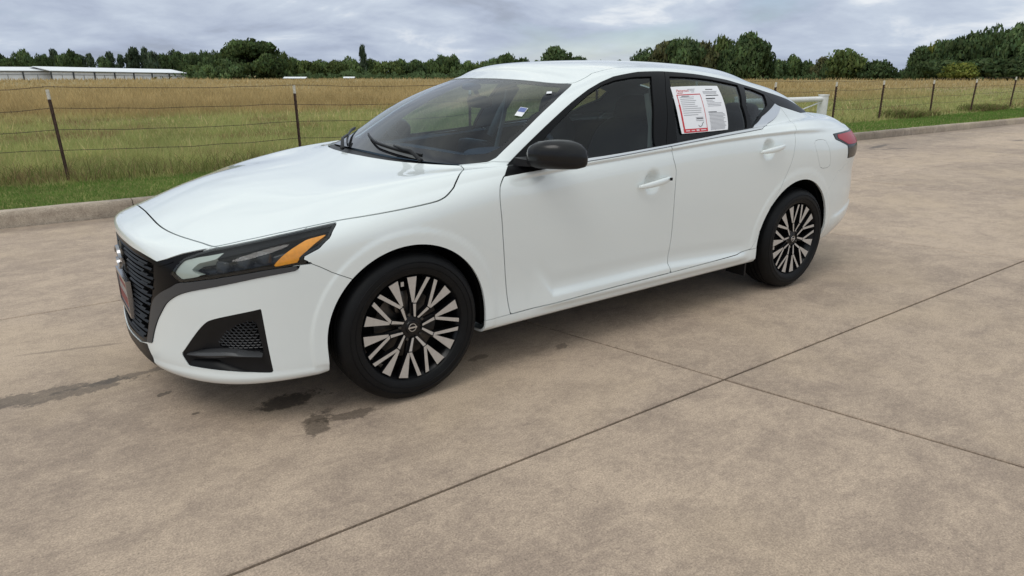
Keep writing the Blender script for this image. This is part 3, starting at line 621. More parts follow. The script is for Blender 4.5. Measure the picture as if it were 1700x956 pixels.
def targets():
    n=outline_normals(); rings=[]
    for ins,z in LOW:
        rings.append(np.column_stack([OUT-n*ins[:,None],z]))
    rings.append(CREST)
    # shoulder / hood / deck rings between crest and glass base
    t=np.arange(NT)
    hood=np.interp(t,[0,7,8.5,12.5,14.5,19],[1,1,0,0,1,1])
    for i,f in enumerate((.10,.36,.70)):
        r=CREST+(BASE-CREST)*f
        # crown: bulge above the chord, strongest near the edge; flanks only round over
        h=np.array([.015,.052,.012])[i]*np.interp(t,[0,3,5,6,8,9,12,14,16,19],[.95,1.0,.78,.68,.35,.25,.25,.5,.65,.5])
        r=r.copy(); r[:,2]+=h
        rings.append(r)
    rings.append(BASE)
    for f,b in ((.36,.030),(.72,.026)):
        r=BASE+(TOP-BASE)*f; r=r.copy()
        # glass bows outward
        bow=b*np.interp(t,[0,6,8,9,12,14,19],[1.25,1.1,.9,.8,.8,.9,1.0])
        nx=np.interp(t,[0,5,9,12,15,19],[-.45,-.4,0,0,.3,.35]); nw=np.interp(t,[0,4,8,13,17,19],[0,.1,.7,.7,.2,0]); nz=np.sqrt(np.clip(1-nx**2-nw**2,0,1))
        r+=np.stack([nx,nw,nz],1)*bow[:,None]; rings.append(r)
    rings.append(TOP)
    # roof rings towards the centre line
    zc=lambda x: 1.392+.062*np.clip(1-((x-1.78)/1.02)**2,-1,1) 
    for f in (.14,.45,1.):
        r=TOP.copy()
        cx=np.interp(t,[0,19],[1.10,2.60])
        cx=np.interp(np.arange(NT),[0,6,13,19],[1.25,1.40,2.15,2.50])
        r[:,0]=TOP[:,0]+(cx-TOP[:,0])*f; r[:,1]=TOP[:,1]*(1-f)
        zend=zc(cx)
        r[:,2]=TOP[:,2]+(zend-TOP[:,2])*(1-(1-f)**2.8)
        rings.append(r)
    return np.array(rings)   # K x T x 3 (x,w,z)
def bs(n,m):
    """uniform cubic B-spline basis: m samples over n control points (with one ghost point each end)"""
    u=np.asarray(m,float); i=np.clip(np.floor(u).astype(int),0,n-2); f=u-i
    B=np.zeros((len(u),n+2))
    w=np.stack([(1-f)**3,3*f**3-6*f**2+4,-3*f**3+3*f**2+3*f+1,f**3],1)/6
    for j in range(4): B[np.arange(len(u)),i+j]+=w[:,j]
    return B
def ghost(C):
    # mirror over y=0 at both t ends; linear extrapolation at k=0, mirror at the roof centre
    a=C[:,1:2]*[1,-1,1]; b=C[:,-2:-1]*[1,-1,1]
    C=np.concatenate([a,C,b],1)
    lo=2*C[:1]-C[1:2]; hi=C[-2:-1]*[1,-1,1]
    return np.concatenate([lo,C,hi],0)
def control():
    P=targets(); C=P.copy(); K=len(P)
    for _ in range(3):
        G=ghost(C); S=np.einsum('ka,atc->ktc',bs(K,np.arange(K)),np.einsum('tb,kbc->ktc',bs(NT,np.arange(NT)),G))
        D=.75*(P-S); D[:,0,1]=0; D[:,-1,1]=0; C+=D
    return ghost(C),K
G_,K_=control()
def ev(t,k):
    """points at paired params"""
    Bt=bs(NT,t);Bk=bs(K_,k)
    return np.einsum('ia,ib,abc->ic',Bk,Bt,G_)
def grid(ts,ks):
    return np.einsum('ka,tb,abc->ktc',bs(K_,ks),bs(NT,ts),G_)

CAR = empty('sedan_car', (0, 0, 0)); tag(CAR, 'white four door sedan parked on the concrete in front of the field', 'car')
AF = (-.004, .331, .373); AR = (2.785, .342, .390)          # wheel arch circles x, z, r
def sstep(a, b, x): t = np.clip((x-a)/(b-a), 0, 1); return t*t*(3-2*t)
def dense():
    o = OUT; seg = np.linalg.norm(np.diff(o, axis=0), axis=1); ts = [0.0]
    for i, s in enumerate(seg):
        n = max(4, int(round(s/(.0075 if i < 6 else .0115)))); ts += list(i+np.arange(1, n+1)/n)
    cnt_ = [7, 7, 8, 9, 10, 10, 9, 9, 8, 16, 20, 20, 18, 18, 16, 14, 14, 12]; ks = [0.0]
    for i, n in enumerate(cnt_): ks += list(i+np.arange(1, n+1)/n)
    return np.array(ts), np.array(ks)
TS, KS = dense()
def sgev(t, k):
    """surface points (left flank, y<0) for any t, mirrored past the centre plane"""
    t = np.asarray(t, float); k = np.clip(np.asarray(k, float), 0, K_-1); s = np.where((t < 0) | (t > NT-1), -1., 1.); t = np.abs(t); t = np.where(t > NT-1, 2*(NT-1)-t, t)
    P = ev(t, k); P[:, 1] *= -s; return P
G0 = grid(TS, KS)*[1, -1, 1]
def gnormals(G):
    du = np.gradient(G, axis=1); dv = np.gradient(G, axis=0); n = np.cross(du, dv); n /= np.linalg.norm(n, axis=2)[..., None]+1e-12
    return n
N0 = gnormals(G0)
if N0[40, len(TS)//2, 1] > 0: N0 = -N0; FLIP = True
else: FLIP = False
TT, KK = np.meshgrid(TS, KS)
# pressed lines of the sheet metal
x, z = G0[..., 0], G0[..., 2]; D = np.zeros_like(x); low = (KK < 8.9)
cz = np.interp(x, [.45, .606, .985, 1.532, 1.926, 2.314, 2.656, 3.01, 3.3], [.905, .925, .955, .986, 1.008, 1.022, 1.026, 1.018, 1.0])      # shoulder crease
mk = sstep(.50, .62, x)*(1-sstep(2.9, 3.25, x))
D += -.012*np.where(z < cz, np.exp(-(cz-z)/.032), np.exp(-(z-cz)/.006))*mk*low
zl = np.interp(x, [.60, .768, 1.588, 2.25, 2.36], [.56, .362, .370, .338, .33])       # lower door crease
D += .013*sstep(.262, .295, z)*sstep(0, .035, zl-z)*sstep(.62, .80, x)*(1-sstep(2.20, 2.36, x))*(KK < 6)
D += -.004*np.exp(-((z-zl-.03)/.035)**2)*sstep(.62, .80, x)*(1-sstep(2.20, 2.36, x))*(KK < 6)
for (ax, az_, ar) in (AF, AR):
    rr = np.hypot(x-ax, z-az_); D += .0045*(1-sstep(ar+.050, ar+.066, rr))*low*(KK > 1.6)
for hx, hz in ((1.408, .840), (2.398, .950)):                                        # cups behind the door handles
    q = np.sqrt(((x-hx)/.066)**2+((z-hz)/.060)**2); D += -.034*(1-sstep(.30, 1.0, q))*(KK > 4.5)*low
# bumper corner: a tucked line over the fog recess and a lip along the bottom edge
D += .006*(1-sstep(.235, .250, z))*(1-sstep(-.42, -.36, x))*low
rl = np.interp(x, [3.2, 3.36, 3.63], [.44, .453, .517]); D += .010*sstep(0, .03, rl-z)*sstep(3.22, 3.34, x)*low*(KK > 1)
# hood: two long raised lines running back from the nose
hd = (KK > 8.7) & (KK < 12) & (TT < 7.6); yl = np.interp(x, [-.85, -.3, .3], [.50, .60, .66]); D += -.0045*(1-sstep(-.004, .05, yl+G0[..., 1]*1.0))*0
G1 = G0+N0*D[..., None]
N1 = gnormals(G1); N1 = -N1 if FLIP else N1
nk, nt_ = KK.shape
class Skin:
    def __init__(s, P, N, TK, F): s.P, s.N, s.TK, s.F = P, N, TK, F
ii, jj = np.meshgrid(np.arange(nt_-1), np.arange(nk-1)); a = (jj*nt_+ii).ravel(); b = a+1; c = a+nt_+1; d = a+nt_
F0 = np.concatenate([np.column_stack([a, b, c]), np.column_stack([a, c, d])])
if FLIP: F0 = F0[:, ::-1]
BODY = Skin(G1.reshape(-1, 3), N1.reshape(-1, 3), np.column_stack([TT.ravel(), KK.ravel(), G0.reshape(-1, 3)]), F0)
# make sure the winding faces outward
q = BODY.F[len(BODY.F)//3]; fn = np.cross(BODY.P[q[1]]-BODY.P[q[0]], BODY.P[q[2]]-BODY.P[q[0]])
if fn@BODY.N[q[0]] < 0: BODY.F = BODY.F[:, ::-1]

def clip(S, dist):
    """keep the part of the skin where dist<=0, splitting triangles along the contour"""
    F = S.F; dv = dist; ins = dv <= 0; c = ins[F].sum(1)
    keep = F[c == 3]; X = F[(c == 1) | (c == 2)]
    if len(X) == 0: return compact(Skin(S.P, S.N, S.TK, keep))
    m = ins[X]; one = m.sum(1) == 1
    odd = np.where(one, m.argmax(1), (~m).argmax(1))              # the lone vertex
    r = np.arange(len(X)); A = X[r, odd]; B = X[r, (odd+1) % 3]; Cc = X[r, (odd+2) % 3]
    E = np.concatenate([np.column_stack([A, B]), np.column_stack([A, Cc])]); Es = np.sort(E, 1)
    u, inv = np.unique(Es, axis=0, return_inverse=True); inv = inv.ravel()
    f = dv[u[:, 0]]/(dv[u[:, 0]]-dv[u[:, 1]]); f = f[:, None]
    lp = lambda Q: np.concatenate([Q, Q[u[:, 0]]*(1-f)+Q[u[:, 1]]*f])
    P, N, TK = lp(S.P), lp(S.N), lp(S.TK); n0 = len(S.P); ab = n0+inv[:len(X)]; ac = n0+inv[len(X):]
    t1 = np.column_stack([A, ab, ac])[one]
    o2 = ~one; t2 = np.column_stack([ab, B, Cc])[o2]; t3 = np.column_stack([ab, Cc, ac])[o2]
    return compact(Skin(P, N, TK, np.concatenate([keep, t1, t2, t3])))
def compact(S):
    u, inv = np.unique(S.F, return_inverse=True); return Skin(S.P[u], S.N[u], S.TK[u], inv.reshape(S.F.shape))
def chaikin(p, n=1, q=.25):
    p = np.asarray(p, float)
    for _ in range(n):
        nx = np.roll(p, -1, 0); p = np.stack([p*(1-q)+nx*q, p*q+nx*(1-q)], 1).reshape(-1, 2)
    return p
def sdist(S, poly, band=.06):
    """signed distance (metres along the skin) to a closed outline given in (t,k)"""
    poly = np.asarray(poly, float); x, y = S.TK[:, 0], S.TK[:, 1]; ins = np.zeros(len(x), bool); n = len(poly)
    for i in range(n):
        (x1, y1), (x2, y2) = poly[i], poly[(i+1) % n]
        if y1 == y2: continue
        cnd = ((y1 > y) != (y2 > y)) & (x < (x2-x1)*(y-y1)/(y2-y1)+x1); ins ^= cnd
    pts = []
    for i in range(n):
        A, B = poly[i], poly[(i+1) % n]
        oob = lambda q: q[1] < -.01 or q[1] > K_-1+.01
        if oob(A) and oob(B): continue
        if (A[0] < 0 and B[0] < 0) or (A[0] > NT-1 and B[0] > NT-1): continue
        L = np.linalg.norm(sgev([A[0]], [A[1]])-sgev([B[0]], [B[1]])); m = max(2, int(L/.012))
        f = np.linspace(0, 1, m+1)[:, None]; q = A*(1-f)+B*f; Q = sgev(q[:, 0], q[:, 1])
        # follow the pressed surface too
        pts.append(np.stack([Q[:-1], Q[1:]], 1))
    sg = np.concatenate(pts); lo = sg.reshape(-1, 3).min(0)-band; hi = sg.reshape(-1, 3).max(0)+band
    dist = np.full(len(x), .5); Q0 = S.TK[:, 2:5]; near = np.nonzero(((Q0 > lo) & (Q0 < hi)).all(1))[0]
    for s0 in range(0, len(near), 4000):
        id_ = near[s0:s0+4000]; Pq = Q0[id_][:, None]; A = sg[None, :, 0]; Dv = (sg[:, 1]-sg[:, 0])[None]; L2 = (Dv**2).sum(2)+1e-12
        t = np.clip(((Pq-A)*Dv).sum(2)/L2, 0, 1); dist[id_] = np.sqrt((((Pq-A)-Dv*t[..., None])**2).sum(2)).min(1)
    return np.where(ins, -dist, dist)
def carve(S, poly, gap=.0022, smooth=0, q=.25):
    if smooth: poly = chaikin(poly, smooth, q)
    d = sdist(S, poly); return clip(S, d+gap), clip(S, gap-d)
def cr(p, n=5):
    """open polyline -> smooth Catmull-Rom polyline through its points"""
    p = np.asarray(p, float); q = np.vstack([2*p[0]-p[1], p, 2*p[-1]-p[-2]]); o = []
    for i in range(1, len(q)-2):
        for f in np.arange(n)/n:
            a, b, c_, d_ = q[i-1], q[i], q[i+1], q[i+2]; o.append(tuple(.5*((2*b)+(c_-a)*f+(2*a-5*b+4*c_-d_)*f*f+(3*b-a-3*c_+d_)*f**3)))
    return o+[tuple(p[-1])]
def shrink(S, poly, by, smooth=0):
    if smooth: poly = chaikin(poly, smooth)
    return clip(S, sdist(S, poly)+by)
def boundary(F):
    E = np.concatenate([F[:, [0, 1]], F[:, [1, 2]], F[:, [2, 0]]]); Es = np.sort(E, 1); u, idx, cn = np.unique(Es, axis=0, return_index=True, return_counts=True)
    return E[idx[cn == 1]]
def panel(name, S, mats, parent=None, fold=.012, off=0.0, both=False, side='L', mid=False, mi_fold=0, solid=False):
    """skin piece -> mesh with edges turned inward; both: mirrored copy joined across the centre plane"""
    P = S.P+S.N*off; N = S.N; F = S.F
    E = boundary(F); E = E[~((np.abs(P[E[:, 0], 1]) < .002) & (np.abs(P[E[:, 1], 1]) < .002))]
    V = [P]; NN = [N]; T = [F]; MI = [np.zeros(len(F), int)]; n = len(P)
    if solid:
        V.append(P-N*fold); NN.append(-N); T.append(F[:, ::-1]+n); MI.append(np.full(len(F), mi_fold)); n += len(P)
    if fold > 0 and len(E):
        u, inv = np.unique(E, return_inverse=True); inv = inv.reshape(E.shape); m = len(u)
        tn = np.zeros((m, 3)); dv = P[E[:, 1]]-P[E[:, 0]]; mm = N[E[:, 0]]; on = np.cross(dv, mm); on /= np.linalg.norm(on, axis=1)[:, None]+1e-9
        np.add.at(tn, inv[:, 0], on); np.add.at(tn, inv[:, 1], on); tn /= np.linalg.norm(tn, axis=1)[:, None]+1e-9
        V += [P[u], P[u]-N[u]*fold]; NN += [tn, tn]; a = inv[:, 0]+n; b = inv[:, 1]+n
        T.append(np.concatenate([np.column_stack([b, a, a+m]), np.column_stack([b, a+m, b+m])])); MI.append(np.full(2*len(E), mi_fold))
    V, NN, T, MI = np.concatenate(V), np.concatenate(NN), np.concatenate(T), np.concatenate(MI)
    V[np.abs(V[:, 1]) < .002, 1] = 0
    if mid:
        n = len(V); V = np.concatenate([V, V*[1, -1, 1]]); NN = np.concatenate([NN, NN*[1, -1, 1]]); T = np.concatenate([T, T[:, ::-1]+n]); MI = np.concatenate([MI, MI])
    elif side == 'R':
        V = V*[1, -1, 1]; NN = NN*[1, -1, 1]; T = T[:, ::-1]
    me = tri_mesh(name, V, T, mats, True, MI)
    NN = NN/(np.linalg.norm(NN, axis=1)[:, None]+1e-9)
    me.normals_split_custom_set_from_vertices(NN.astype(np.float32))
    return link(name, me, parent)
def pair(name, S, mats, parents=(None, None), **k):
    ps = parents if isinstance(parents, (tuple, list)) else (parents, parents)
    return panel(name, S, mats, ps[0], side='L', **k), panel(name, S, mats, ps[1], side='R', **k)

R_ = BODY
# wheel arches
for (ax, az_, ar) in (AF, AR):
    dd = np.hypot(R_.P[:, 0]-ax, R_.P[:, 2]-az_)-ar; dd = np.where(R_.TK[:, 1] < 8.6, dd, 1.0); dd = np.where((R_.P[:, 2] < az_) & (np.abs(R_.P[:, 0]-ax) < ar) & (R_.TK[:, 1] < 8), np.minimum(dd, np.maximum(np.abs(R_.P[:, 0]-ax)-ar, -1)), dd)
    R_ = clip(R_, -dd)
# glass
WS = [(-1, 14.47), (0, 14.46), (2.35, 14.52), (5, 14.66), (6.1, 14.76), (6.56, 14.72), (6.75, 14.5), (7.17, 13.74), (7.43, 12.83), (7.50, 12.12), (7.35, 11.93), (6.42, 11.74), (5.02, 11.78), (3.87, 11.83), (2.48, 11.89), (1.13, 11.93), (0, 11.94), (-1, 11.93)]
ws, R_ = carve(R_, WS, .0015)
RW = [(20, 14.75), (16, 14.75), (14.7, 14.6), (14.5, 14.2), (14.75, 13.2), (15.1, 12.3), (15.4, 12.08), (20, 12.05)]
rw, R_ = carve(R_, RW, .0015)
DLO = [(7.96, 8.20), (7.99, 9.9), (7.99, 11.99), (7.97, 12.93), (7.96, 13.69), (8.00, 14.20), (8.14, 14.52), (8.45, 14.80), (9.25, 14.97), (9.92, 14.94), (11.02, 14.75), (11.93, 14.5), (12.54, 14.05), (12.99, 13.65), (13.75, 13.05), (14.50, 12.22), (14.40, 12.05), (13.56, 12.15), (12.80, 12.72), (12.66, 12.89),
       (11.89, 12.34), (11.58, 11.91), (11.41, 11.02), (10.63, 10.25), (10.07, 10.05), (9.07, 10.2), (8.42, 8.75), (8.15, 8.30)]
dlo, R_ = carve(R_, DLO, .0012)
CHROME = [(8.55, 9.1), (9.07, 10.2), (10.07, 10.05), (10.63, 10.25), (11.41, 11.02), (11.58, 11.91), (11.89, 12.34), (12.66, 12.89), (12.74, 12.66), (11.93, 11.80), (11.66, 9.99), (11.34, 9.86), (10.62, 9.66), (10.07, 9.5), (9.06, 9.46), (8.55, 8.75)]
chrome, R_ = carve(R_, CHROME, .0012)
# hood and cowl
HF = [(-1, 8.95), (0, 8.97), (1.08, 8.92), (2.22, 8.76), (2.81, 8.56), (3.19, 8.2)]
HF = cr(HF)
HS = [(3.58, 8.44), (4.08, 8.51), (4.57, 8.43), (5.08, 8.20), (5.36, 8.02), (5.66, 7.84), (6.1, 7.65), (6.51, 7.53), (6.85, 7.47), (7.00, 7.50), (7.08, 7.70), (7.10, 8.3), (7.085, 8.93), (7.06, 9.57), (6.98, 10.25), (6.87, 10.75), (6.72, 11.20), (6.57, 11.48), (6.40, 11.63)]
HS = cr(HS, 3)
HR = [(6.25, 11.66), (5.02, 11.67), (3.87, 11.70), (2.48, 11.74), (1.13, 11.76), (0, 11.76), (-1, 11.76)]
hood, R_ = carve(R_, HF+HS+HR, .0032)
COWL = [(-1, 11.76), (0, 11.76), (1.13, 11.76), (2.48, 11.74), (3.87, 11.70), (5.02, 11.67), (6.25, 11.66), (6.42, 11.74), (5.02, 11.78), (3.87, 11.83), (2.48, 11.89), (1.13, 11.93), (0, 11.94), (-1, 11.93)]
cowl, R_ = carve(R_, COWL, .001)
# nose
HEAD = [(3.22, 8.08), (3.64, 8.23), (4.14, 8.29), (4.65, 8.20), (5.13, 8.02), (5.22, 7.77), (5.36, 7.15), (5.25, 6.77), (5.02, 6.57), (5.0, 6.45), (5.13, 6.18), (4.88, 6.26), (4.39, 6.32), (3.74, 6.34), (3.29, 6.31), (2.86, 6.19), (2.65, 6.53), (2.8, 7.16), (2.86, 7.49), (3.02, 7.82)]
head, R_ = carve(R_, HEAD, .0015)
BAND = cr([(4.98, 6.20), (4.39, 6.33), (3.73, 6.35), (3.28, 6.32), (2.87, 6.20), (2.63, 5.90), (2.3, 5.46), (2.01, 4.87), (1.80, 3.64), (1.63, 2.7)])+cr([(1.86, 2.83), (1.99, 3.5), (2.24, 4.39), (2.56, 5.25), (3.09, 5.82), (4.06, 6.04), (4.85, 6.05)])
band, R_ = carve(R_, BAND, .0012)
GRILLE = [(-1, 7.22), (0, 7.24), (.9, 7.26), (1.76, 7.21), (2.05, 7.13), (2.3, 7.02), (2.53, 7.31), (2.78, 7.74), (2.98, 7.98), (3.19, 8.16), (3.02, 7.82), (2.86, 7.49), (2.8, 7.16), (2.65, 6.53), (2.86, 6.19), (3.28, 6.19), (2.85, 6.07), (2.63, 5.86), (2.3, 5.46), (2.01, 4.87), (1.80, 3.64), (1.63, 2.7), (1.2, 2.45), (0, 2.35), (-1, 2.4)]
grille, R_ = carve(R_, GRILLE, .0008)
FOG = [(4.26, 4.81), (4.29, 3.55), (4.34, 1.73), (3.98, 1.88), (3.62, 1.97), (2.78, 2.08)]+cr([(2.65, 2.7), (2.91, 3.44), (3.22, 4.2), (3.41, 4.47), (3.77, 4.66), (4.26, 4.81)])[:-1]
fog, R_ = carve(R_, FOG, .0005)
LIP = [(-1, -1), (1.9, -1), (1.9, 1.15), (1.78, 2.0), (1.62, 2.62), (1.2, 2.42), (0, 2.32), (-1, 2.35)]
lip, R_ = carve(R_, LIP, .001)
BUMP = [(-1, -2), (5.9, -2), (5.72, 5.25), (5.39, 5.68), (5.13, 6.15), (4.9, 6.6), (4.5, 7.4), (3.19, 8.18), *HF[::-1][1:]]
bump, R_ = carve(R_, BUMP, .0015)
# flank
DF = [(7.96, 8.43), (7.94, 7.4), (7.95, 7.05), (7.99, 5.62), (8.06, 4.09), (8.09, 3.31), (8.12, 2.56), (9.44, 2.77), (10.19, 2.81), (10.16, 3.46), (10.17, 4.62), (10.15, 5.99), (10.15, 6.79), (10.11, 7.31), (10.08, 10.0), (10.07, 10.6), (9, 11), (8.4, 9.5)]
fdoor, R_ = carve(R_, DF, .0026)
DRX = cr([(11.62, 3.12), (11.87, 4.58), (12.17, 5.8), (12.33, 6.51), (12.39, 7.12), (12.45, 8.2), (12.55, 10.5), (12.75, 12.66)])
DR = [(10.19, 2.81), (11.32, 2.93), (11.42, 3.05), *DRX, (12.3, 13), (10.08, 10.6), (10.08, 10.0), (10.11, 7.31), (10.15, 6.79), (10.15, 5.99), (10.17, 4.62), (10.16, 3.46)]
rdoor, R_ = carve(R_, DR, .0020)
SILL = [(7.55, -2), (12.3, -2), (12.0, 3.13), (11.62, 3.1), (11.42, 3.05), (11.32, 2.93), (10.19, 2.81), (9.44, 2.77), (8.12, 2.56), (7.7, 2.52)]
sill, R_ = carve(R_, SILL, .0013)
FEND = [(4.3, 6.0), (5.13, 6.15), (5.39, 5.68), (5.72, 5.25), (5.9, -2), (7.55, -2), (7.7, 2.5), (8.12, 2.56), (8.09, 3.31), (8.06, 4.09), (7.99, 5.62), (7.95, 7.05), (7.94, 7.4), (7.96, 8.2), (7.99, 9.9), (7.99, 11.93), (7.5, 11.95), (7.35, 11.85), (6.42, 11.7), (6.6, 10.5), (6.3, 8.6), (4.6, 8.6)]
fend, R_ = carve(R_, FEND, .0013)
FUEL = [(12.94, 7.22), (13.03, 7.37), (13.3, 7.38), (13.41, 7.25), (13.60, 6.27), (13.50, 6.17), (13.26, 6.17), (13.17, 6.34)]
fuel, R_ = carve(R_, FUEL, .0011, 1)
LAMP = [(13.8, 7.66), (14.76, 7.93), (15.6, 7.90), (16.6, 7.85), (16.75, 7.4), (16.6, 7.05), (15.3, 7.02), (14.95, 6.48), (14.36, 6.45), (14.32, 7.03), (13.8, 7.36)]
lamp, R_ = carve(R_, LAMP, .0015)
RBUMP = [(13.5, -2), (21, -2), (21, 5.6), (15.2, 5.6), (14.75, 6.45), (14.0, 5.9), (13.6, 5.0)]
rbump, R_ = carve(R_, RBUMP, .0008)
TRUNK = [(21, 5.6), (21, 12.0), (15.45, 12.0), (15.3, 11.7), (15.55, 9.2), (15.65, 7.9), (16.5, 7.2), (16.4, 5.6)]
trunk, R_ = carve(R_, TRUNK, .0018)
ROOF = [(-1, 20), (-1, 14.47), (0, 14.46), (2.35, 14.52), (5, 14.66), (6.1, 14.76), (6.62, 14.80), (7.42, 15.60), (8.53, 15.93), (9.49, 16.05), (11, 16.1), (12.5, 15.9), (13.5, 15.55), (14.5, 14.75), (16, 14.75), (21, 14.75), (21, 20)]
roof, R_ = carve(R_, ROOF, .0022)

PM = [M['paint'], M['paint']]
p_bump = panel('front_bumper', bump, PM, CAR, mid=True); p_hood = panel('hood', hood, PM, CAR, mid=True); p_roof = panel('roof_panel', roof, PM, CAR, mid=True)
p_fend = pair('front_fender', fend, PM, CAR); p_fd = pair('front_door', fdoor, PM, CAR); p_rd = pair('rear_door', rdoor, PM, CAR); pair('rocker_panel', sill, PM, CAR)
p_side = pair('quarter_panel', R_, PM, CAR); pair('fuel_flap', fuel, PM, CAR, fold=.006); panel('rear_bumper', rbump, PM, CAR, mid=True); panel('trunk_lid', trunk, PM, CAR, mid=True)
panel('cowl_panel', cowl, [M['black']]*2, CAR, mid=True, off=-.012)
panel('front_lip', lip, [M['satin']]*2, CAR, mid=True, fold=.03)
pair('belt_moulding', chrome, [M['chrome']]*2, CAR, off=.004, fold=.02)
# greenhouse glazing
wsi, wsf = carve(ws, [(-1, 14.33), (0, 14.33), (2.35, 14.38), (5, 14.50), (6.0, 14.56), (6.32, 14.42), (6.93, 13.68), (7.19, 12.80), (7.22, 12.45), (6.9, 12.25), (6.0, 12.14), (4.0, 12.18), (2.0, 12.20), (0, 12.22), (-1, 12.22)], 0.0)
p_ws = panel('windshield', wsi, [M['wsglass']], CAR, mid=True, fold=0, off=-.003); panel('black_border', wsf, [M['frit']], p_ws, mid=True, fold=0, off=-.003)
panel('rear_windshield', rw, [M['pglass']], CAR, mid=True, fold=0, off=-.003)
FG = [(8.2, 12.92), (8.19, 13.43), (8.22, 14.0), (8.33, 14.33), (8.62, 14.52), (9.17, 14.61), (9.67, 14.57), (9.82, 13.18), (9.94, 11.6), (9.12, 11.4), (8.60, 11.5), (8.40, 12.0), (8.25, 12.5)]
RG = [(10.15, 14.53), (10.63, 14.49), (11.29, 14.38), (12.05, 14.10), (11.59, 12.95), (11.38, 11.70), (10.67, 11.3), (10.24, 11.1), (10.17, 13.16)]
QG = [(12.19, 13.95), (12.45, 13.80), (12.65, 13.44), (12.33, 12.84), (11.85, 12.41), (11.52, 11.9), (11.68, 12.89)]
fg, dlo = carve(dlo, FG, .0005); rg, dlo = carve(dlo, RG, .0005); qg, dlo = carve(dlo, QG, .0005, 0)
split_d = sdist(dlo, [(10.07, 9), (10.07, 9.75), (10.06, 12.85), (10.03, 13.76), (10.07, 16), (20, 16), (20, 9)])
dl_f = clip(dlo, .0016-split_d); dl_r = clip(dlo, split_d+.0016)
tr_d = sdist(dl_r, [(12.70, 16), (12.80, 14.2), (12.62, 12.6), (12.60, 12), (20, 12), (20, 16)]); dl_c = clip(dl_r, tr_d+.0012); dl_r = clip(dl_r, .0012-tr_d)
pair('window_frame', dl_f, [M['satin']]*2, p_fd, off=.002, fold=.02); pair('window_frame', dl_r, [M['satin']]*2, p_rd, off=.002, fold=.02); pair('pillar_trim', dl_c, [M['satin']]*2, p_side, off=.002, fold=.02)
pair('window_pane', fg, [M['sglass']], p_fd, fold=0, off=-.006); pair('window_pane', rg, [M['pglass']], p_rd, fold=0, off=-.006); pair('quarter_window', qg, [M['pglass']], p_rd, fold=0, off=-.006)

# dark structure behind the gaps, and the trimmed inside of the cabin
BASEB = Skin(G0.reshape(-1, 3), N0.reshape(-1, 3), BODY.TK, BODY.F)
inn = BASEB
for (ax, az_, ar) in (AF, AR):
    dd = np.hypot(inn.P[:, 0]-ax, inn.P[:, 2]-az_)-ar-.004; dd = np.where(inn.TK[:, 1] < 8.6, dd, 1.0); inn = clip(inn, -dd)
for pl in (GRILLE, HEAD, FOG, LAMP): _, inn = carve(inn, pl, 0.0)
low_ = clip(inn, inn.TK[:, 1]-np.interp(inn.TK[:, 0], [7.6, 8.0, 14.2, 15.0], [12.05, 8.1, 8.1, 12.05]))
panel('inner_structure', low_, [M['gap']]*2, CAR, mid=True, off=-.048, fold=0)
top_ = clip(BASEB, 11.9-BASEB.TK[:, 1])
for pl in (WS, RW, FG, RG, QG): _, top_ = carve(top_, pl, .004)
panel('headliner', top_, [M['liner']]*2, CAR, mid=True, off=-.024, fold=0)

# ------------------------------------------------------------------ surface frames for parts that sit on the skin
def on(t, k, off=0.0):
    P = sgev([t, t+.01, t], [k, k, k+.01]); n = np.cross(P[1]-P[0], P[2]-P[0]); n /= np.linalg.norm(n)
    if n @ np.array([0 if t < 3 or t > 16 else 0, -1 if 3 <= t <= 16 else 0, .0]) < 0: n = -n
    if t < 3 and n[0] > 0 and k < 8: n = -n
    return P[0]+n*off
def onv(t, k):
    P = sgev([t, t+.01, t], [k, k, k+.01]); n = np.cross(P[1]-P[0], P[2]-P[0]); n = -n if FLIPN else n; return P[0], n/np.linalg.norm(n)
_p = sgev([10, 10.01, 10], [6, 6, 6.01]); FLIPN = np.cross(_p[1]-_p[0], _p[2]-_p[0])[1] > 0
def skinpt(t, k, off): p, n = onv(t, k); return p+n*off
def mirror_obj(o, parent, name=None):
    """the matching part on the other flank"""
    me = o.data.copy(); n = len(me.vertices); co = np.empty(n*3, np.float32); me.vertices.foreach_get('co', co); co = co.reshape(-1, 3); co[:, 1] *= -1; me.vertices.foreach_set('co', co.ravel()); me.flip_normals(); me.update()
    return link(name or o.name.split('.')[0], me, parent)

# ------------------------------------------------------------------ grille
gr = panel('grille', grille, [M['gloss']]*2, CAR, mid=True, off=-.040, fold=0)
rim_w = panel('grille_rim', clip(grille, -(sdist(grille, GRILLE)+.020)), [M['gloss']]*2, gr, mid=True, off=-.004, fold=.04)
side_p = clip(grille, -(sdist(grille, [(-2, 7.4), (1.72, 7.25), (2.16, 6.95), (2.10, 5.9), (1.92, 5.0), (1.76, 4.1), (1.58, 2.9), (1.50, 2.2), (-2, 2)])))
pair('grille_cheek', side_p, [M['gloss']]*2, gr, off=-.007, fold=.035)
def gbar(k, t0, t1, dz0=0.0, r=.0075, mid=True, name='grille_bar'):
    pts = []
    for t in np.linspace(t0, t1, 15):
        pts.append(Vector(skinpt(float(t), k+dz0*(t-t0), -.014)))
    m = MB(); V = []; F = []
    for i, p in enumerate(pts):
        for a, b in ((-.012, -.3), (.006, -1.0), (.012, 0), (.006, 1.0), (-.012, .3)): V.append(p+Vector((-a, 0, b*r)))
    n = 5
    for i in range(len(pts)-1):
        for j in range(n): F.append((i*n+j, i*n+(j+1) % n, (i+1)*n+(j+1) % n, (i+1)*n+j))
    F += [tuple(range(n-1, -1, -1)), tuple((len(pts)-1)*n+j for j in range(n))]
    m.add(V, F); return autosmooth(m.build(name, [M['satin']], gr), 45)
edge_t = lambda k: float(np.interp(k, [2.6, 3.6, 4.9, 5.5, 6.2, 7.1], [1.56, 1.70, 1.90, 2.05, 2.13, 1.95]))
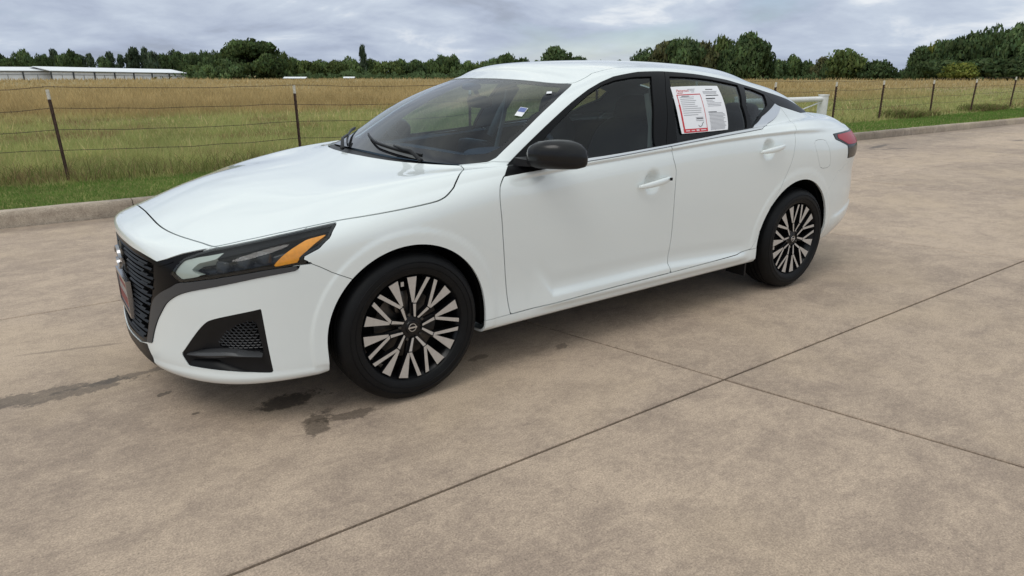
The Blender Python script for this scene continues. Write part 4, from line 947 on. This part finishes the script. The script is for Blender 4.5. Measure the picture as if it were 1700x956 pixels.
for i, k in enumerate(np.arange(2.75, 7.15, .46)):
    t1 = edge_t(k); b = gbar(float(k), -t1, t1)
    # short stepped fins between the long bars
    if i < 9:
        kk = float(k)+.23; t1 = edge_t(kk)
        for s in (-1, 1):
            ts_ = sorted((s*.62 if i % 2 else s*.45, s*(t1-.38 if i % 2 else t1-.10))); gbar(kk, ts_[0], ts_[1], 0, .0055, name='grille_fin')
            c = skinpt(s*(t1-.30), kk-.10, -.014); gbar(kk-.12, *sorted((s*(t1-.52), s*(t1-.22))), 0, .005, name='grille_fin')
# round emblem: open ring, bar with the name across it
em = MB(); cen = Vector(skinpt(0.0, 6.05, .0)); ex = cen.x-.006; ez = cen.z
n = 64; V = []; F = []
for j in range(n):
    a = 2*math.pi*j/n
    for rr, dx in ((.064, 0), (.061, -.012), (.053, -.012), (.050, 0)): V.append((ex+dx, rr*math.cos(a), ez+rr*.86*math.sin(a)))
for j in range(n):
    a = 180/math.pi*2*math.pi*j/n
    if 168 < a < 192 or a < 12 or a > 348: continue
    for i in range(3): F.append((j*4+i, j*4+i+1, ((j+1) % n)*4+i+1, ((j+1) % n)*4+i))
em.add(V, F); em.prism([(-.078, ez-.011), (.078, ez-.011), (.078, ez+.011), (-.078, ez+.011)], ex-.004, ex+.004, 'x')
emblem = autosmooth(em.build('emblem', [M['darkchrome']], gr), 40)
back = MB(); back.lathe([(.0001, -.004), (.080, -.004), (.086, .012)], 48, 'x', (ex+.016, 0, ez)); back.build('emblem_disc', [M['gloss']], gr, True)
def text_mesh(name, body, size, mt, parent, fmap, shear=0.0, sx=1.0):
    """lettering as flat mesh; fmap maps (u,v) in metres to 3D"""
    cu = bpy.data.curves.new(name, 'FONT'); cu.body = body; cu.size = size; cu.align_x = 'LEFT'; cu.shear = shear; cu.resolution_u = 3
    o = bpy.data.objects.new(name, cu); C.objects.link(o); dg = bpy.context.evaluated_depsgraph_get(); me = bpy.data.meshes.new_from_object(o.evaluated_get(dg)); bpy.data.objects.remove(o)
    for v in me.vertices: v.co = Vector(fmap(v.co.x*sx, v.co.y))
    me.materials.clear(); me.materials.append(mt); me.name = name
    return link(name, me, parent)
text_mesh('emblem_lettering', 'NISSAN', .022, M['gloss'], gr, lambda u, v: (ex-.0055, .062-u, ez-.0075+v), sx=1.25) if False else None
text_mesh('emblem_lettering', 'NISSAN', .022, M['gloss'], gr, lambda u, v: (ex-.0056, .060-u*1.25, ez-.0078+v))

# ------------------------------------------------------------------ front plate
M['plate'] = mat('plate_white', (.26, .25, .25), .4, var=.3, vscale=40)
px_ = float(skinpt(0, 4.3, 0)[0])-.004; pz0, pz1 = .375, .520
pl = MB(); pl.box((px_, -.150, pz0), (px_+.010, .150, pz1)); plate = pl.build('license_plate', [M['plate']], CAR)
fr = MB()
for lo, hi in (((px_-.006, -.158, pz1-.006), (px_+.014, .158, pz1+.010)), ((px_-.006, -.158, pz0-.010), (px_+.014, .158, pz0+.006)), ((px_-.006, -.158, pz0+.006), (px_+.014, -.146, pz1-.006)), ((px_-.006, .146, pz0+.006), (px_+.014, .158, pz1-.006))): fr.box(lo, hi)
fr.build('plate_frame', [M['darkchrome']], plate)
rb = MB(); rb.box((px_-.002, -.135, pz0+.018), (px_, .135, pz0+.060)); rb.box((px_-.002, -.10, pz1-.040), (px_, .10, pz1-.022)); rb.build('red_print', [mat('plate_red', (.20, .03, .03), .5)], plate)
mt_ = MB(); mt_.box((px_+.01, -.06, pz0+.03), (px_+.05, .06, pz1-.03)); mt_.build('plate_bracket', [M['black']], plate)

# ------------------------------------------------------------------ surround band and nose pieces
pair('grille_surround', band, [M['gun']]*2, CAR, off=.004, fold=.03)

# ------------------------------------------------------------------ headlights
DRL = [(3.47, 7.77), (3.08, 7.62), (2.88, 7.42), (2.72, 6.61), (2.88, 6.33), (3.32, 6.51), (3.09, 6.84), (3.18, 7.24), (3.46, 7.4)]
ORG = [(5.23, 7.44), (4.88, 7.44), (4.53, 6.36), (4.96, 6.34), (4.93, 6.5), (5.08, 6.83)]
def headlamp():
    drl, rest = carve(head, DRL, .0006); org, rest = carve(rest, ORG, .0006)
    ring = clip(rest, -(sdist(rest, HEAD)+.011)); inner = clip(rest, sdist(rest, HEAD)+.011)
    tops = clip(inner, -(sdist(inner, [(2.6, 6), (2.6, 7.0), (3.6, 7.50), (4.6, 7.62), (5.6, 7.55), (5.6, 6)])))
    bowl = clip(inner, (sdist(inner, [(2.6, 6), (2.6, 7.0), (3.6, 7.50), (4.6, 7.62), (5.6, 7.55), (5.6, 6)])))
    H = pair('headlight', bowl, [M['lampdark']]*2, CAR, off=-.055, fold=-.045)
    pair('bezel', ring, [M['lampdark']]*2, H, off=-.004, fold=.05); pair('upper_bezel', tops, [M['satin']]*2, H, off=-.012, fold=.03)
    pair('daytime_light', drl, [M['drl']]*2, H, off=-.010, fold=.03); pair('turn_signal', org, [M['amber']]*2, H, off=-.010, fold=.03)
    pair('lens', head, [M['lens']], H, off=.0, fold=0)
    for t, k in ((3.62, 7.02), (3.98, 7.10), (4.30, 7.14)):                # three square projectors
        p, n = onv(t, k); p = Vector(p); nrm = Vector(n); fwd = (nrm*.55+Vector((-.8, -.25, 0))).normalized(); s = fwd.cross(Vector((0, 0, 1))).normalized(); u = s.cross(fwd)
        c = p-nrm*.040; m = MB(); Rm = Matrix((s, u, fwd)).transposed()
        m.ell(c, (.030, .026, .020), (.5, .4), 20, 10, 0, Rm); o = m.build('projector', [M['lampgrey']], H[0], True); mirror_obj(o, H[1])
headlamp()

# ------------------------------------------------------------------ fog recesses
def fogs():
    FB = [(4.13, 4.10), (4.20, 2.84), (3.71, 2.94), (3.28, 3.02), (3.46, 3.56), (3.72, 3.98), (3.94, 4.12)]
    wall = clip(fog, -(sdist(fog, FB))); back_ = clip(fog, sdist(fog, FB))
    # the recess slopes inward from the outline to the mesh panel
    dw = -sdist(wall, FOG); w2 = Skin(wall.P-wall.N*np.clip(dw*1.0, 0, .05)[:, None]*1.0, wall.N, wall.TK, wall.F)
    H = pair('fog_recess', w2, [M['black']]*2, CAR, off=-.002, fold=.02)
    pair('recess_back', back_, [M['gap']]*2, H, off=-.075, fold=0)
    # honeycomb mesh: short slats in brickwork rows
    pl2 = np.array(FB); m = MB()
    from_in = lambda t, k: (lambda P: (lambda c: c)(sum(((pl2[i][1] > k) != (pl2[(i+1) % len(pl2)][1] > k)) and (t < (pl2[(i+1) % len(pl2)][0]-pl2[i][0])*(k-pl2[i][1])/(pl2[(i+1) % len(pl2)][1]-pl2[i][1])+pl2[i][0]) for i in range(len(pl2))) % 2 == 1))(0)
    for r_i, k in enumerate(np.arange(2.86, 4.12, .118)):
        for t in np.arange(3.2+(.05 if r_i % 2 else 0), 4.22, .10):
            a, b, c2, d2 = (t-.034, k), (t+.034, k), (t+.05, k+.059), (t+.034, k+.118)
            if not (from_in(t, k) and from_in(t+.02, k+.05)): continue
            m.tube([skinpt(*a, -.050), skinpt(*b, -.050), skinpt(*c2, -.050), skinpt(*d2, -.050)], .0024, 4)
            m.tube([skinpt(t-.034, k, -.050), skinpt(t-.05, k+.059, -.050)], .0024, 4)
    o = m.build('mesh_insert', [M['meshgrey']], H[0]); mirror_obj(o, H[1])
    # winglet across the lower edge and the smooth floor of the recess
    m = MB(); V = []; F = []; tt = np.linspace(2.74, 4.18, 22)
    for t in tt:
        k = np.interp(t, [2.74, 3.6, 4.18], [2.66, 2.84, 2.70]); p = Vector(skinpt(float(t), float(k), 0)); nn = Vector(onv(float(t), float(k))[1]); f = (t-2.74)/1.44; th = .004+.008*math.sin(math.pi*min(1, f*1.1+.05))
        for a, b in ((-.062, th), (-.012, th*.9), (-.004, 0), (-.012, -th), (-.062, -th)): V.append(p+nn*a+Vector((0, 0, b)))
    for i in range(len(tt)-1):
        for j in range(5): F.append((i*5+j, i*5+(j+1) % 5, (i+1)*5+(j+1) % 5, (i+1)*5+j))
    F += [(4, 3, 2, 1, 0), tuple((len(tt)-1)*5+j for j in range(5))]
    m.add(V, F); o = autosmooth(m.build('winglet', [M['gun']], H[0]), 40); mirror_obj(o, H[1])
    m = MB(); V = []; F = []
    tt = np.linspace(2.80, 3.95, 16)
    for t in tt:
        klo = float(np.interp(t, [2.78, 3.62, 3.98, 4.3], [2.12, 2.02, 1.92, 1.80])); khi = float(np.interp(t, [2.8, 3.3, 3.95], [2.50, 2.52, 2.05]))
        V += [skinpt(t, klo, -.003), skinpt(t, (klo+khi)/2, -.012), skinpt(t, khi, -.045)]
    for i in range(len(tt)-1):
        for j in range(2): F.append((i*3+j, i*3+j+1, (i+1)*3+j+1, (i+1)*3+j))
    m.add(V, F); o = autosmooth(m.build('recess_floor', [M['satin']], H[0]), 60); mirror_obj(o, H[1])
fogs()

# ------------------------------------------------------------------ tail lights
RED = [(14.0, 7.62), (14.8, 7.80), (15.6, 7.78), (16.55, 7.7), (16.55, 7.2), (15.3, 7.12), (14.75, 7.08), (14.36, 7.08), (13.92, 7.40)]
redp, dk = carve(lamp, RED, .0006)
TLm = pair('taillight', dk, [M['lampdark']]*2, CAR, off=.003, fold=.03); pair('red_lens', redp, [M['red']]*2, TLm, off=.005, fold=.03)

# ------------------------------------------------------------------ door handles
def handle(t0, k0, t1, k1, parent):
    a = Vector(skinpt(t0, k0, .0)); b = Vector(skinpt(t1, k1, .0)); n = Vector((0, -1, 0)); d = (b-a).normalized(); u = Vector((0, 0, 1)); m = MB(); V = []; F = []; N_ = 18; nn = 12
    for i in range(N_+1):
        f = i/N_; o = .010+.026*math.sin(math.pi*min(1, max(0, f)))**.55; w = .0165*(math.sin(math.pi*(f*.94+.03)))**.35; th = .0085*(math.sin(math.pi*(f*.94+.03)))**.35
        c = a.lerp(b, f)+n*o
        for j in range(nn):
            q = 2*math.pi*j/nn; V.append(c+u*(w*math.copysign(abs(math.sin(q))**.8, math.sin(q)))+n*(th*math.cos(q)))
    for i in range(N_):
        for j in range(nn): F.append((i*nn+j, i*nn+(j+1) % nn, (i+1)*nn+(j+1) % nn, (i+1)*nn+j))
    F += [tuple(range(nn-1, -1, -1)), tuple(N_*nn+j for j in range(nn))]
    m.add(V, F); o = autosmooth(m.build('door_handle', [M['paint']], parent[0]), 50); mirror_obj(o, parent[1]); return a, b
ha, hb = handle(9.64, 6.44, 10.06, 6.60, p_fd); handle(11.55, 7.06, 12.08, 7.22, p_rd)
lk = MB(); lc = hb.lerp(ha, .11); lk.box((lc.x-.006, lc.y-.040, lc.z-.007), (lc.x+.006, lc.y-.030, lc.z+.007)); lk.build('lock_cover', [M['gap']], p_fd[0])

# ------------------------------------------------------------------ door mirrors
def door_mirror():
    # shell lofted from the door side outward; sections in the x-z plane, fuller at the top, dark base below
    secs = [(-.885, .640, 1.020, .025, .030), (-.905, .650, 1.022, .060, .052), (-.935, .668, 1.026, .088, .063), (-.985, .695, 1.030, .100, .068), (-1.035, .722, 1.030, .095, .066), (-1.072, .745, 1.024, .078, .057), (-1.092, .762, 1.016, .050, .040), (-1.099, .770, 1.012, .016, .014)]
    V = []; F = []; MI = []; n = 28
    for (y, xc, zc_, rx, rz) in secs:
        for j in range(n):
            a = 2*math.pi*j/n; ca, sa = math.cos(a), math.sin(a); ex_ = .72
            xx = rx*math.copysign(abs(ca)**ex_, ca)*(1 if ca < 0 else .62); zz = rz*math.copysign(abs(sa)**.75, sa)*(1 if sa > 0 else .92)
            V.append((xc+xx, y+.10*max(0, xx), zc_+zz))
    up, dn = MB(), MB()
    for i in range(len(secs)-1):
        for j in range(n):
            f = (i*n+j, i*n+(j+1) % n, (i+1)*n+(j+1) % n, (i+1)*n+j); a = 2*math.pi*(j+.5)/n; F.append(f); MI.append(0 if -.32 < math.sin(a) else 1)
    F += [tuple(range(n-1, -1, -1)), tuple((len(secs)-1)*n+j for j in range(n))]; MI += [1, 0]
    m = MB(); m.V = V; m.F = F; m.I = MI; sh = m.build('side_mirror', [M['mirrorcap'], M['black']], p_fd[0], True)
    g = MB(); g.ell((.758, -.990, 1.030), (.004, .078, .055), (.5, .5), 24, 10); gl = g.build('mirror_glass', [M['chrome']], p_fd[0], True)
    a = MB(); V = []; F = []
    for (y, x0, x1, z0, z1) in ((-.835, .57, .70, .972, 1.012), (-.875, .585, .71, .976, 1.008), (-.930, .62, .73, .975, 1.000)):
        V += [(x0, y, z0), (x1, y, z0), (x1, y, z1), (x0, y, z1)]
    for i in range(2):
        for j in range(4): F.append((i*4+j, i*4+(j+1) % 4, (i+1)*4+(j+1) % 4, (i+1)*4+j))
    F += [(3, 2, 1, 0), (8, 9, 10, 11)]; a.add(V, F); ar_ = autosmooth(a.build('mirror_arm', [M['black']], p_fd[0]), 30)
    # the other mirror is folded back along its window
    piv = Vector((.66, .89, 0)); rt = Matrix.Rotation(math.radians(-72), 3, 'Z')
    for o in (sh, gl, ar_):
        c = mirror_obj(o, p_fd[1])
        if o is not ar_:
            for v in c.data.vertices: v.co = piv+Vector((.03, 0, 0))+rt @ (v.co-piv)
M['mirrorcap'] = mat('mirror_cap_black', (.007, .007, .0075), .24, spec=.35)
door_mirror()

# ------------------------------------------------------------------ wheels
def wheel(x, y_out, parent, side=1, spin=0.0):
    """side -1: left wheel facing -y"""
    zc_ = .3325; s = side
    def build(m, name, mats, par, sm=35):
        o = m.build(name, mats, par); autosmooth(o, sm); return o
    Rr = .233
    m = MB(); m.lathe([(.241, .006), (.241, .014), (.236, .022), (.228, .030), (.220, .060), (.210, .110), (.214, .19), (.228, .205), (.232, .205)], 72, 'y'); w = build(m, 'wheel', [M['rimblack']], parent)
    ty = MB(); prof = [(.236, .012), (.241, .004), (.249, .000), (.262, -.004), (.280, -.006), (.298, -.003), (.312, .005), (.322, .015), (.3295, .030), (.3330, .050), (.3335, .053), (.3265, .054), (.3265, .059), (.3338, .060), (.334, .085), (.3275, .086), (.3275, .093), (.334, .094), (.334, .117), (.3275, .118), (.3275, .125), (.3338, .126), (.3335, .151), (.3265, .152), (.3265, .157), (.333, .158), (.3290, .184), (.322, .198), (.308, .210), (.285, .216), (.260, .212), (.232, .203)]
    ty.lathe(prof, 96, 'y'); 
    ty.V = [(a, b, max(c, -zc_)) for a, b, c in ty.V]
    for rr_ in (.292, .268): ty.lathe([(rr_-.0015, -.0048+.001), (rr_, -.0072), (rr_+.0015, -.0048+.001)], 96, 'y')
    t_o = build(ty, 'tyre', [M['tyre']], w, 28)
    m = MB(); m.lathe([(.0001, .095), (.205, .095), (.205, .10)], 48, 'y'); build(m, 'wheel_back', [M['gap']], w)
    m = MB(); m.lathe([(.05, .082), (.150, .082), (.150, .092)], 48, 'y'); build(m, 'brake_disc', [M['steel']], w)
    m = MB(); 
    for k in range(10):
        a = 2*math.pi*k/10; m.ell((math.cos(1.9)*.12+.004*k, .062, math.sin(1.9)*.12-.008*k), (.032, .02, .05), (.5, .5), 8, 6)
        break
    build(m, 'brake_caliper', [M['steel']], w)
    pol = lambda r, deg: (r*math.cos(math.radians(deg)), r*math.sin(math.radians(deg)))
    Rf = .2345
    def dep(r): return .010+.014*(1-(r/Rf))**1.2-.004*math.sin(math.pi*min(1, r/Rf))       # face depth: dished toward the hub
    def plate_(m, outline, proud=0.0, thick=.030, bev=.0025, mf=1, mb=0):
        """outline in polar (r, deg): bright machined face over a dark flank"""
        P = [pol(r, a) for r, a in outline]; cxy = np.mean(P, axis=0); rr_ = [r for r, a in outline]; n = len(P)
        ins = []
        for i, p in enumerate(P):
            d = cxy-np.array(p); L = np.linalg.norm(d); ins.append(tuple(np.array(p)+d/L*bev))
        V = [(p[0], dep(r)-proud, p[1]) for p, r in zip(ins, rr_)]+[(p[0], dep(r)-proud+.002, p[1]) for p, r in zip(P, rr_)]+[(p[0], dep(r)+thick, p[1]) for p, r in zip(P, rr_)]
        F = [tuple(range(n))]+[(i, (i+1) % n, n+(i+1) % n, n+i) for i in range(n)]+[(n+i, n+(i+1) % n, 2*n+(i+1) % n, 2*n+i) for i in range(n)]
        o = len(m.V); m.V += V; m.F += [tuple(i+o for i in f) for f in F]; m.I += [mf]+[mb]*(2*n)
    for q in range(5):
        A = spin+72*q; m = MB()
        for sg in (-1, 1):
            B = lambda r, a: (r*Rf, A+sg*a)
            # kinked slim blade (half of the diamond)
            for seg in ([(.20, 2.5), (.20, 15.0), (.47, 23.6), (.47, 15.6)], [(.47, 15.6), (.47, 23.6), (.985, 7.2), (.985, 2.6)]): plate_(m, [B(*v) for v in seg], .0015, .030)
            # broad outer blade branching from the kink
            plate_(m, [B(.48, 20.0), B(.48, 25.6), B(.985, 30.6), B(.985, 19.0)], .0, .030)
            # dark bar carrying the broad blade to the hub
            plate_(m, [B(.16, 18), B(.16, 34), B(.55, 27.5), B(.55, 20.0)], -.012, .030, mf=0)
        o = m.build('spoke', [M['rimblack'], M['rimface']], w); autosmooth(o, 30)
    m = MB(); m.lathe([(.0001, .016), (.020, .016), (.028, .0175), (.031, .022), (.052, .026), (.056, .045)], 40, 'y'); build(m, 'hub', [M['rimblack']], w)
    hc = MB(); n = 36; V = []; F = []
    for j in range(n):
        a = 2*math.pi*j/n
        for rr_, dx in ((.0185, .0158), (.0180, .0140), (.0155, .0140), (.0150, .0158)): V.append((rr_*math.cos(a), dx, rr_*math.sin(a)))
    for j in range(n):
        if j in (0, 17, 18, 35): continue
        for i in range(3): F.append((j*4+i, j*4+i+1, ((j+1) % n)*4+i+1, ((j+1) % n)*4+i))
    hc.add(V, F); hc.box((-.021, .0135, -.0032), (.021, .0158, .0032)); build(hc, 'hub_emblem', [M['chrome']], w)
    for q in range(5):
        a = math.radians(spin+36+72*q); m = MB(); m.lathe([(.0001, .020), (.006, .020), (.0085, .023), (.0085, .040)], 6, 'y', (.057*math.cos(a), 0, .057*math.sin(a))); build(m, 'lug_nut', [M['steel']], w)
    m = MB(); bx_, bz_ = pol(.86*Rf, spin+72*1+36); m.box((bx_-.007, .022, bz_-.010), (bx_+.007, .026, bz_+.010)); build(m, 'balance_weight', [M['rimface']], w)
    w.location = (x, y_out, zc_)
    if s > 0: w.rotation_euler = (0, 0, math.pi)
    return w
wheel(0, -.899, CAR, -1, 352); wheel(2.825, -.899, CAR, -1, 75+8); wheel(0, .899, CAR, 1, 10); wheel(2.825, .899, CAR, 1, 40)

# wheel wells and underbody
for (ax, az_, ar) in (AF, AR):
    m = MB(); n = 40; V = []; F = []
    for j in range(n+1):
        a = -.20+(math.pi+.40)*j/n
        for y in (-.850, -.56): V.append((ax+(ar+.012)*math.cos(a), y, max(az_+(ar+.012)*math.sin(a), .14)))
    for j in range(n): F.append((j*2, j*2+1, j*2+3, j*2+2))
    m.add(V, F); m.box((ax-.39, -.565, .24), (ax+.39, -.55, .72)); o = m.build('wheel_well', [M['gap']], CAR); mirror_obj(o, CAR)
m = MB(); m.box((-.72, -.54, .215), (3.50, .54, .24)); m.box((.42, -.80, .235), (2.34, .80, .25)); m.box((-.40, -.56, .24), (-.38, .56, .55)); m.build('underbody', [M['gap']], CAR)
for s in (-1, 1):
    m = MB(); m.box((2.36, s*.86 if s < 0 else .72, .15), (2.375, -.72 if s < 0 else .86, .30)); m.build('mud_flap', [M['black']], CAR)
    m = MB(); m.tube([(0, s*.25, .30), (0, s*.72, .30)], .05, 10); m.tube([(2.825, s*.25, .30), (2.825, s*.72, .30)], .05, 10); m.build('axle', [M['gap']], CAR)

# ------------------------------------------------------------------ wipers
def wiper(ts_, ks_, piv, parent):
    m = MB(); pts = [Vector(skinpt(float(t), float(k), .016)) for t, k in zip(ts_, ks_)]
    m.tube(pts, .0055, 6); b2 = [p-Vector((0, 0, .008)) for p in pts]; m.tube(b2, .004, 5)
    q = pts[len(pts)//3]; pv = Vector(skinpt(*piv, .012)); mid_ = pv.lerp(q, .5)+Vector((-.012, 0, .022)); m.tube([pv, pv.lerp(mid_, .6)+Vector((0, 0, .012)), mid_, q+Vector((0, 0, .012))], [.010, .0085, .0075, .005], 8)
    m.ell(pv, (.013, .013, .010), (1, 1), 12, 8)
    return autosmooth(m.build('wiper', [M['black']], parent), 50)
tw = np.linspace(4.35, -.7, 18); wiper(tw, np.interp(tw, [-.7, 1, 4.35], [12.30, 12.12, 11.90]), (4.55, 11.72), CAR)
tw = np.linspace(-.9, -5.6, 18); wiper(tw, np.interp(tw, [-5.6, -3, -.9], [12.35, 12.15, 11.92]), (-.75, 11.80), CAR)

# ------------------------------------------------------------------ cabin
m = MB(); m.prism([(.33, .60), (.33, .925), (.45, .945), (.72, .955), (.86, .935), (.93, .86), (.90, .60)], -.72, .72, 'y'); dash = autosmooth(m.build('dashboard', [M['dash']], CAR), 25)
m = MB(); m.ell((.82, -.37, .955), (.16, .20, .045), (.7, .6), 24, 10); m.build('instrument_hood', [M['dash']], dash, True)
m = MB(); m.ell((.90, .0, .93), (.03, .15, .085), (.3, .3), 20, 10); m.build('centre_screen', [M['gloss']], dash, True)
m = MB(); Rt = Matrix.Rotation(math.radians(-66), 3, 'Y'); n = 40
pts = [Vector((1.02, -.37, .90))+Rt @ Vector((.185*math.cos(2*math.pi*i/n), .185*math.sin(2*math.pi*i/n), 0)) for i in range(n+1)]; m.tube(pts, .015, 8)
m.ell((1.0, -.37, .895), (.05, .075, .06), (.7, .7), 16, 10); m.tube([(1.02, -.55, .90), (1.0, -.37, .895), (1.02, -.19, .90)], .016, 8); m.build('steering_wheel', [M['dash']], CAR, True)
def seat(y, x0):
    m = MB(); m.ell((x0, y, .50), (.29, .26, .11), (.5, .45), 28, 14); o = m.build('front_seat', [M['cloth']], CAR, True)
    Rm = Matrix.Rotation(math.radians(20), 3, 'Y'); m = MB(); m.ell((x0+.34, y, .79), (.085, .245, .35), (.55, .5), 28, 16, 0, Rm); m.build('backrest', [M['cloth']], o, True)
    m = MB(); m.ell((x0+.475, y, 1.165), (.055, .135, .088), (.6, .6), 24, 12, 0, Rm); m.build('headrest', [M['cloth']], o, True)
    m = MB()
    for s in (-.055, .055): m.tube([(x0+.455, y+s, 1.12), (x0+.42, y+s, 1.02)], .007, 8)
    m.build('headrest_post', [M['chrome']], o)
for y in (-.37, .37): seat(y, 1.32)
m = MB(); m.ell((2.28, 0, .52), (.30, .66, .13), (.5, .35), 30, 12); rs_ = m.build('rear_seat', [M['cloth']], CAR, True)
m = MB(); m.ell((2.64, 0, .80), (.10, .66, .36), (.5, .35), 30, 14, 0, Matrix.Rotation(math.radians(22), 3, 'Y')); m.build('backrest', [M['cloth']], rs_, True)
for y in (-.40, .40): m = MB(); m.ell((2.79, y, 1.13), (.05, .13, .06), (.6, .6), 20, 10); m.build('headrest', [M['cloth']], rs_, True)
m = MB(); m.box((2.80, -.66, 1.05), (3.35, .66, 1.07)); m.build('parcel_shelf', [M['cloth']], CAR)
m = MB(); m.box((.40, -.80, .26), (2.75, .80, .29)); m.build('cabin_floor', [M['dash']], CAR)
for s in (-1, 1):
    m = MB(); m.tube([(1.60, s*.655, 1.27), (1.60, s*.70, 1.10), (1.55, s*.755, .80)], .016, 6); m.build('seat_belt', [M['liner']], CAR)
    m = MB(); m.tube([(1.66, s*.640, 1.29), (1.60, s*.735, 1.12), (1.55, s*.80, .95)], .030, 8); m.build('pillar_lining', [M['liner']], CAR, True)
m = MB(); m.ell((.935, 0, 1.222), (.020, .115, .034), (.6, .45), 28, 12); rv = m.build('rearview_mirror', [M['gloss']], CAR, True)
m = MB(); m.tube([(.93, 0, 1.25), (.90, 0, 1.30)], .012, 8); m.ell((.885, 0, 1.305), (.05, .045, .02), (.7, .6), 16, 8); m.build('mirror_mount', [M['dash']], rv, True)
for s in (-1, 1): m = MB(); m.ell((1.17, s*.29, 1.325), (.07, .17, .008), (.5, .4), 16, 8); m.build('sun_visor', [M['liner']], CAR, True)

# ------------------------------------------------------------------ stickers on the windshield
def decal(name, tk, off, mt, parent):
    """a small flat sheet laid on the skin; tk: four corners"""
    V = []; n = 6; q = np.array(tk)
    for i in range(n+1):
        for j in range(n+1):
            u, v = j/n, i/n; p = q[0]*(1-u)*(1-v)+q[1]*u*(1-v)+q[2]*u*v+q[3]*(1-u)*v; V.append(skinpt(float(p[0]), float(p[1]), off))
    F = [(i*(n+1)+j, i*(n+1)+j+1, (i+1)*(n+1)+j+1, (i+1)*(n+1)+j) for i in range(n) for j in range(n)]
    return link(name, mesh(name, V, F, mt, True), parent)
S1 = [(5.9, 13.51), (6.35, 13.49), (6.57, 13.22), (6.16, 13.24)]
decal('sticker', S1, .002, M['paper'], p_ws); a = np.array(S1); decal('sticker_print', [a[0]*.88+a[1]*.06+a[3]*.06, a[0]*.06+a[1]*.88+a[2]*.06, a[1]*.45+a[2]*.50+a[3]*.05, a[0]*.45+a[3]*.50+a[2]*.05], .0032, M['blueprint'], p_ws)
decal("sticker", [(5.94, 14.19), (6.18, 14.22), (6.38, 14.12), (6.12, 14.09)], .002, M['paper'], p_ws)

# ------------------------------------------------------------------ the printed sheet on the rear side window
PC = np.array([(10.14, 13.97), (11.30, 13.95), (11.02, 12.0), (10.28, 12.23)])
PW, PH = .41, .28
def pmap(u, v, off=.003):
    p = PC[0]*(1-u)*(1-v)+PC[1]*u*(1-v)+PC[2]*u*v+PC[3]*(1-u)*v; return skinpt(float(p[0]), float(p[1]), off)
sheet = empty('notice_sheet', tuple(pmap(.5, 1.0))); tag(sheet, 'white printed notice sheet with red bordered panel on the rear side window', 'notice')
SO = Vector(pmap(.5, 1.0))
def prect(name, u0, v0, u1, v1, off, mt, par=sheet, n=8, m_=8):
    V = [Vector(pmap(u0+(u1-u0)*j/n, v0+(v1-v0)*i/m_, off))-SO for i in range(m_+1) for j in range(n+1)]
    F = [(i*(n+1)+j, i*(n+1)+j+1, (i+1)*(n+1)+j+1, (i+1)*(n+1)+j) for i in range(m_) for j in range(n)]
    return link(name, mesh(name, V, F, mt), par)
def prects(name, rects, off, mt, par=sheet):
    V = []; F = []
    for (u0, v0, u1, v1) in rects:
        n = max(2, int((u1-u0)*16)); m_ = max(1, int((v1-v0)*14)); o = len(V)
        V += [Vector(pmap(u0+(u1-u0)*j/n, v0+(v1-v0)*i/m_, off))-SO for i in range(m_+1) for j in range(n+1)]
        F += [(o+i*(n+1)+j, o+i*(n+1)+j+1, o+(i+1)*(n+1)+j+1, o+(i+1)*(n+1)+j) for i in range(m_) for j in range(n)]
    return link(name, mesh(name, V, F, mt), par)
prect('paper', 0, 0, 1, 1, .0030, M['paper'], n=16, m_=16)
prects('red_frame', [(.065, .205, .535, .225), (.065, .225, .080, .43), (.055, .43, .085, .90), (.525, .225, .535, .90), (.050, .90, .540, .985)], .0040, M['redprint'])
rnd = random.Random(4); L = []
for v in np.arange(.27, .66, .040): L += [(.11, v, .11+rnd.uniform(.25, .38), v+.010)]
for v in np.arange(.68, .76, .030): L += [(.33, v, .48, v+.010)]
L += [(.31, .08, .46, .092), (.34, .115, .44, .127), (.37, .150, .43, .160)]
for v in (.150, .175, .205): L += [(.60, v, .60+rnd.uniform(.28, .36), v+.010)]
for v in np.arange(.36, .50, .030): L += [(.62, v, .62+rnd.uniform(.12, .33), v+.009)]
for v in np.arange(.61, .97, .026): L += [(.60+.01*rnd.random(), v, .60+rnd.uniform(.30, .37), v+.011)]
prects('grey_print', L, .0040, M['greyprint'])
prects('black_print', [(.68, .095, .84, .110), (.64, .245, .92, .262), (.62, .315, .82, .336), (.15, .245, .30, .257), (.34, .70, .47, .712), (.60, .59, .78, .602)], .0042, M['blackprint'])
tm = lambda u0, v0: (lambda x, y: tuple(Vector(pmap(u0+x/PW, v0-y/PH, .0046))-SO))
text_mesh('logo_lettering', 'Patterson', .026, M['redprint'], sheet, tm(.075, .145), shear=.35)
prects('logo_swash', [(.085, .165, .20, .178)], .0044, M['redprint'])
prects('white_print', [(.09, .93, .17, .955), (.20, .93, .27, .955), (.30, .92, .36, .965), (.39, .93, .50, .955)], .0048, M['pinkprint'])
m = MB(); pts = [Vector(pmap(u, v, .0044))-SO for u, v in ((.36, .83), (.375, .86), (.40, .865), (.43, .84), (.445, .80), (.47, .775))]; m.tube(pts, .0013, 4); m.build('tick_mark', [M['blackprint']], sheet)
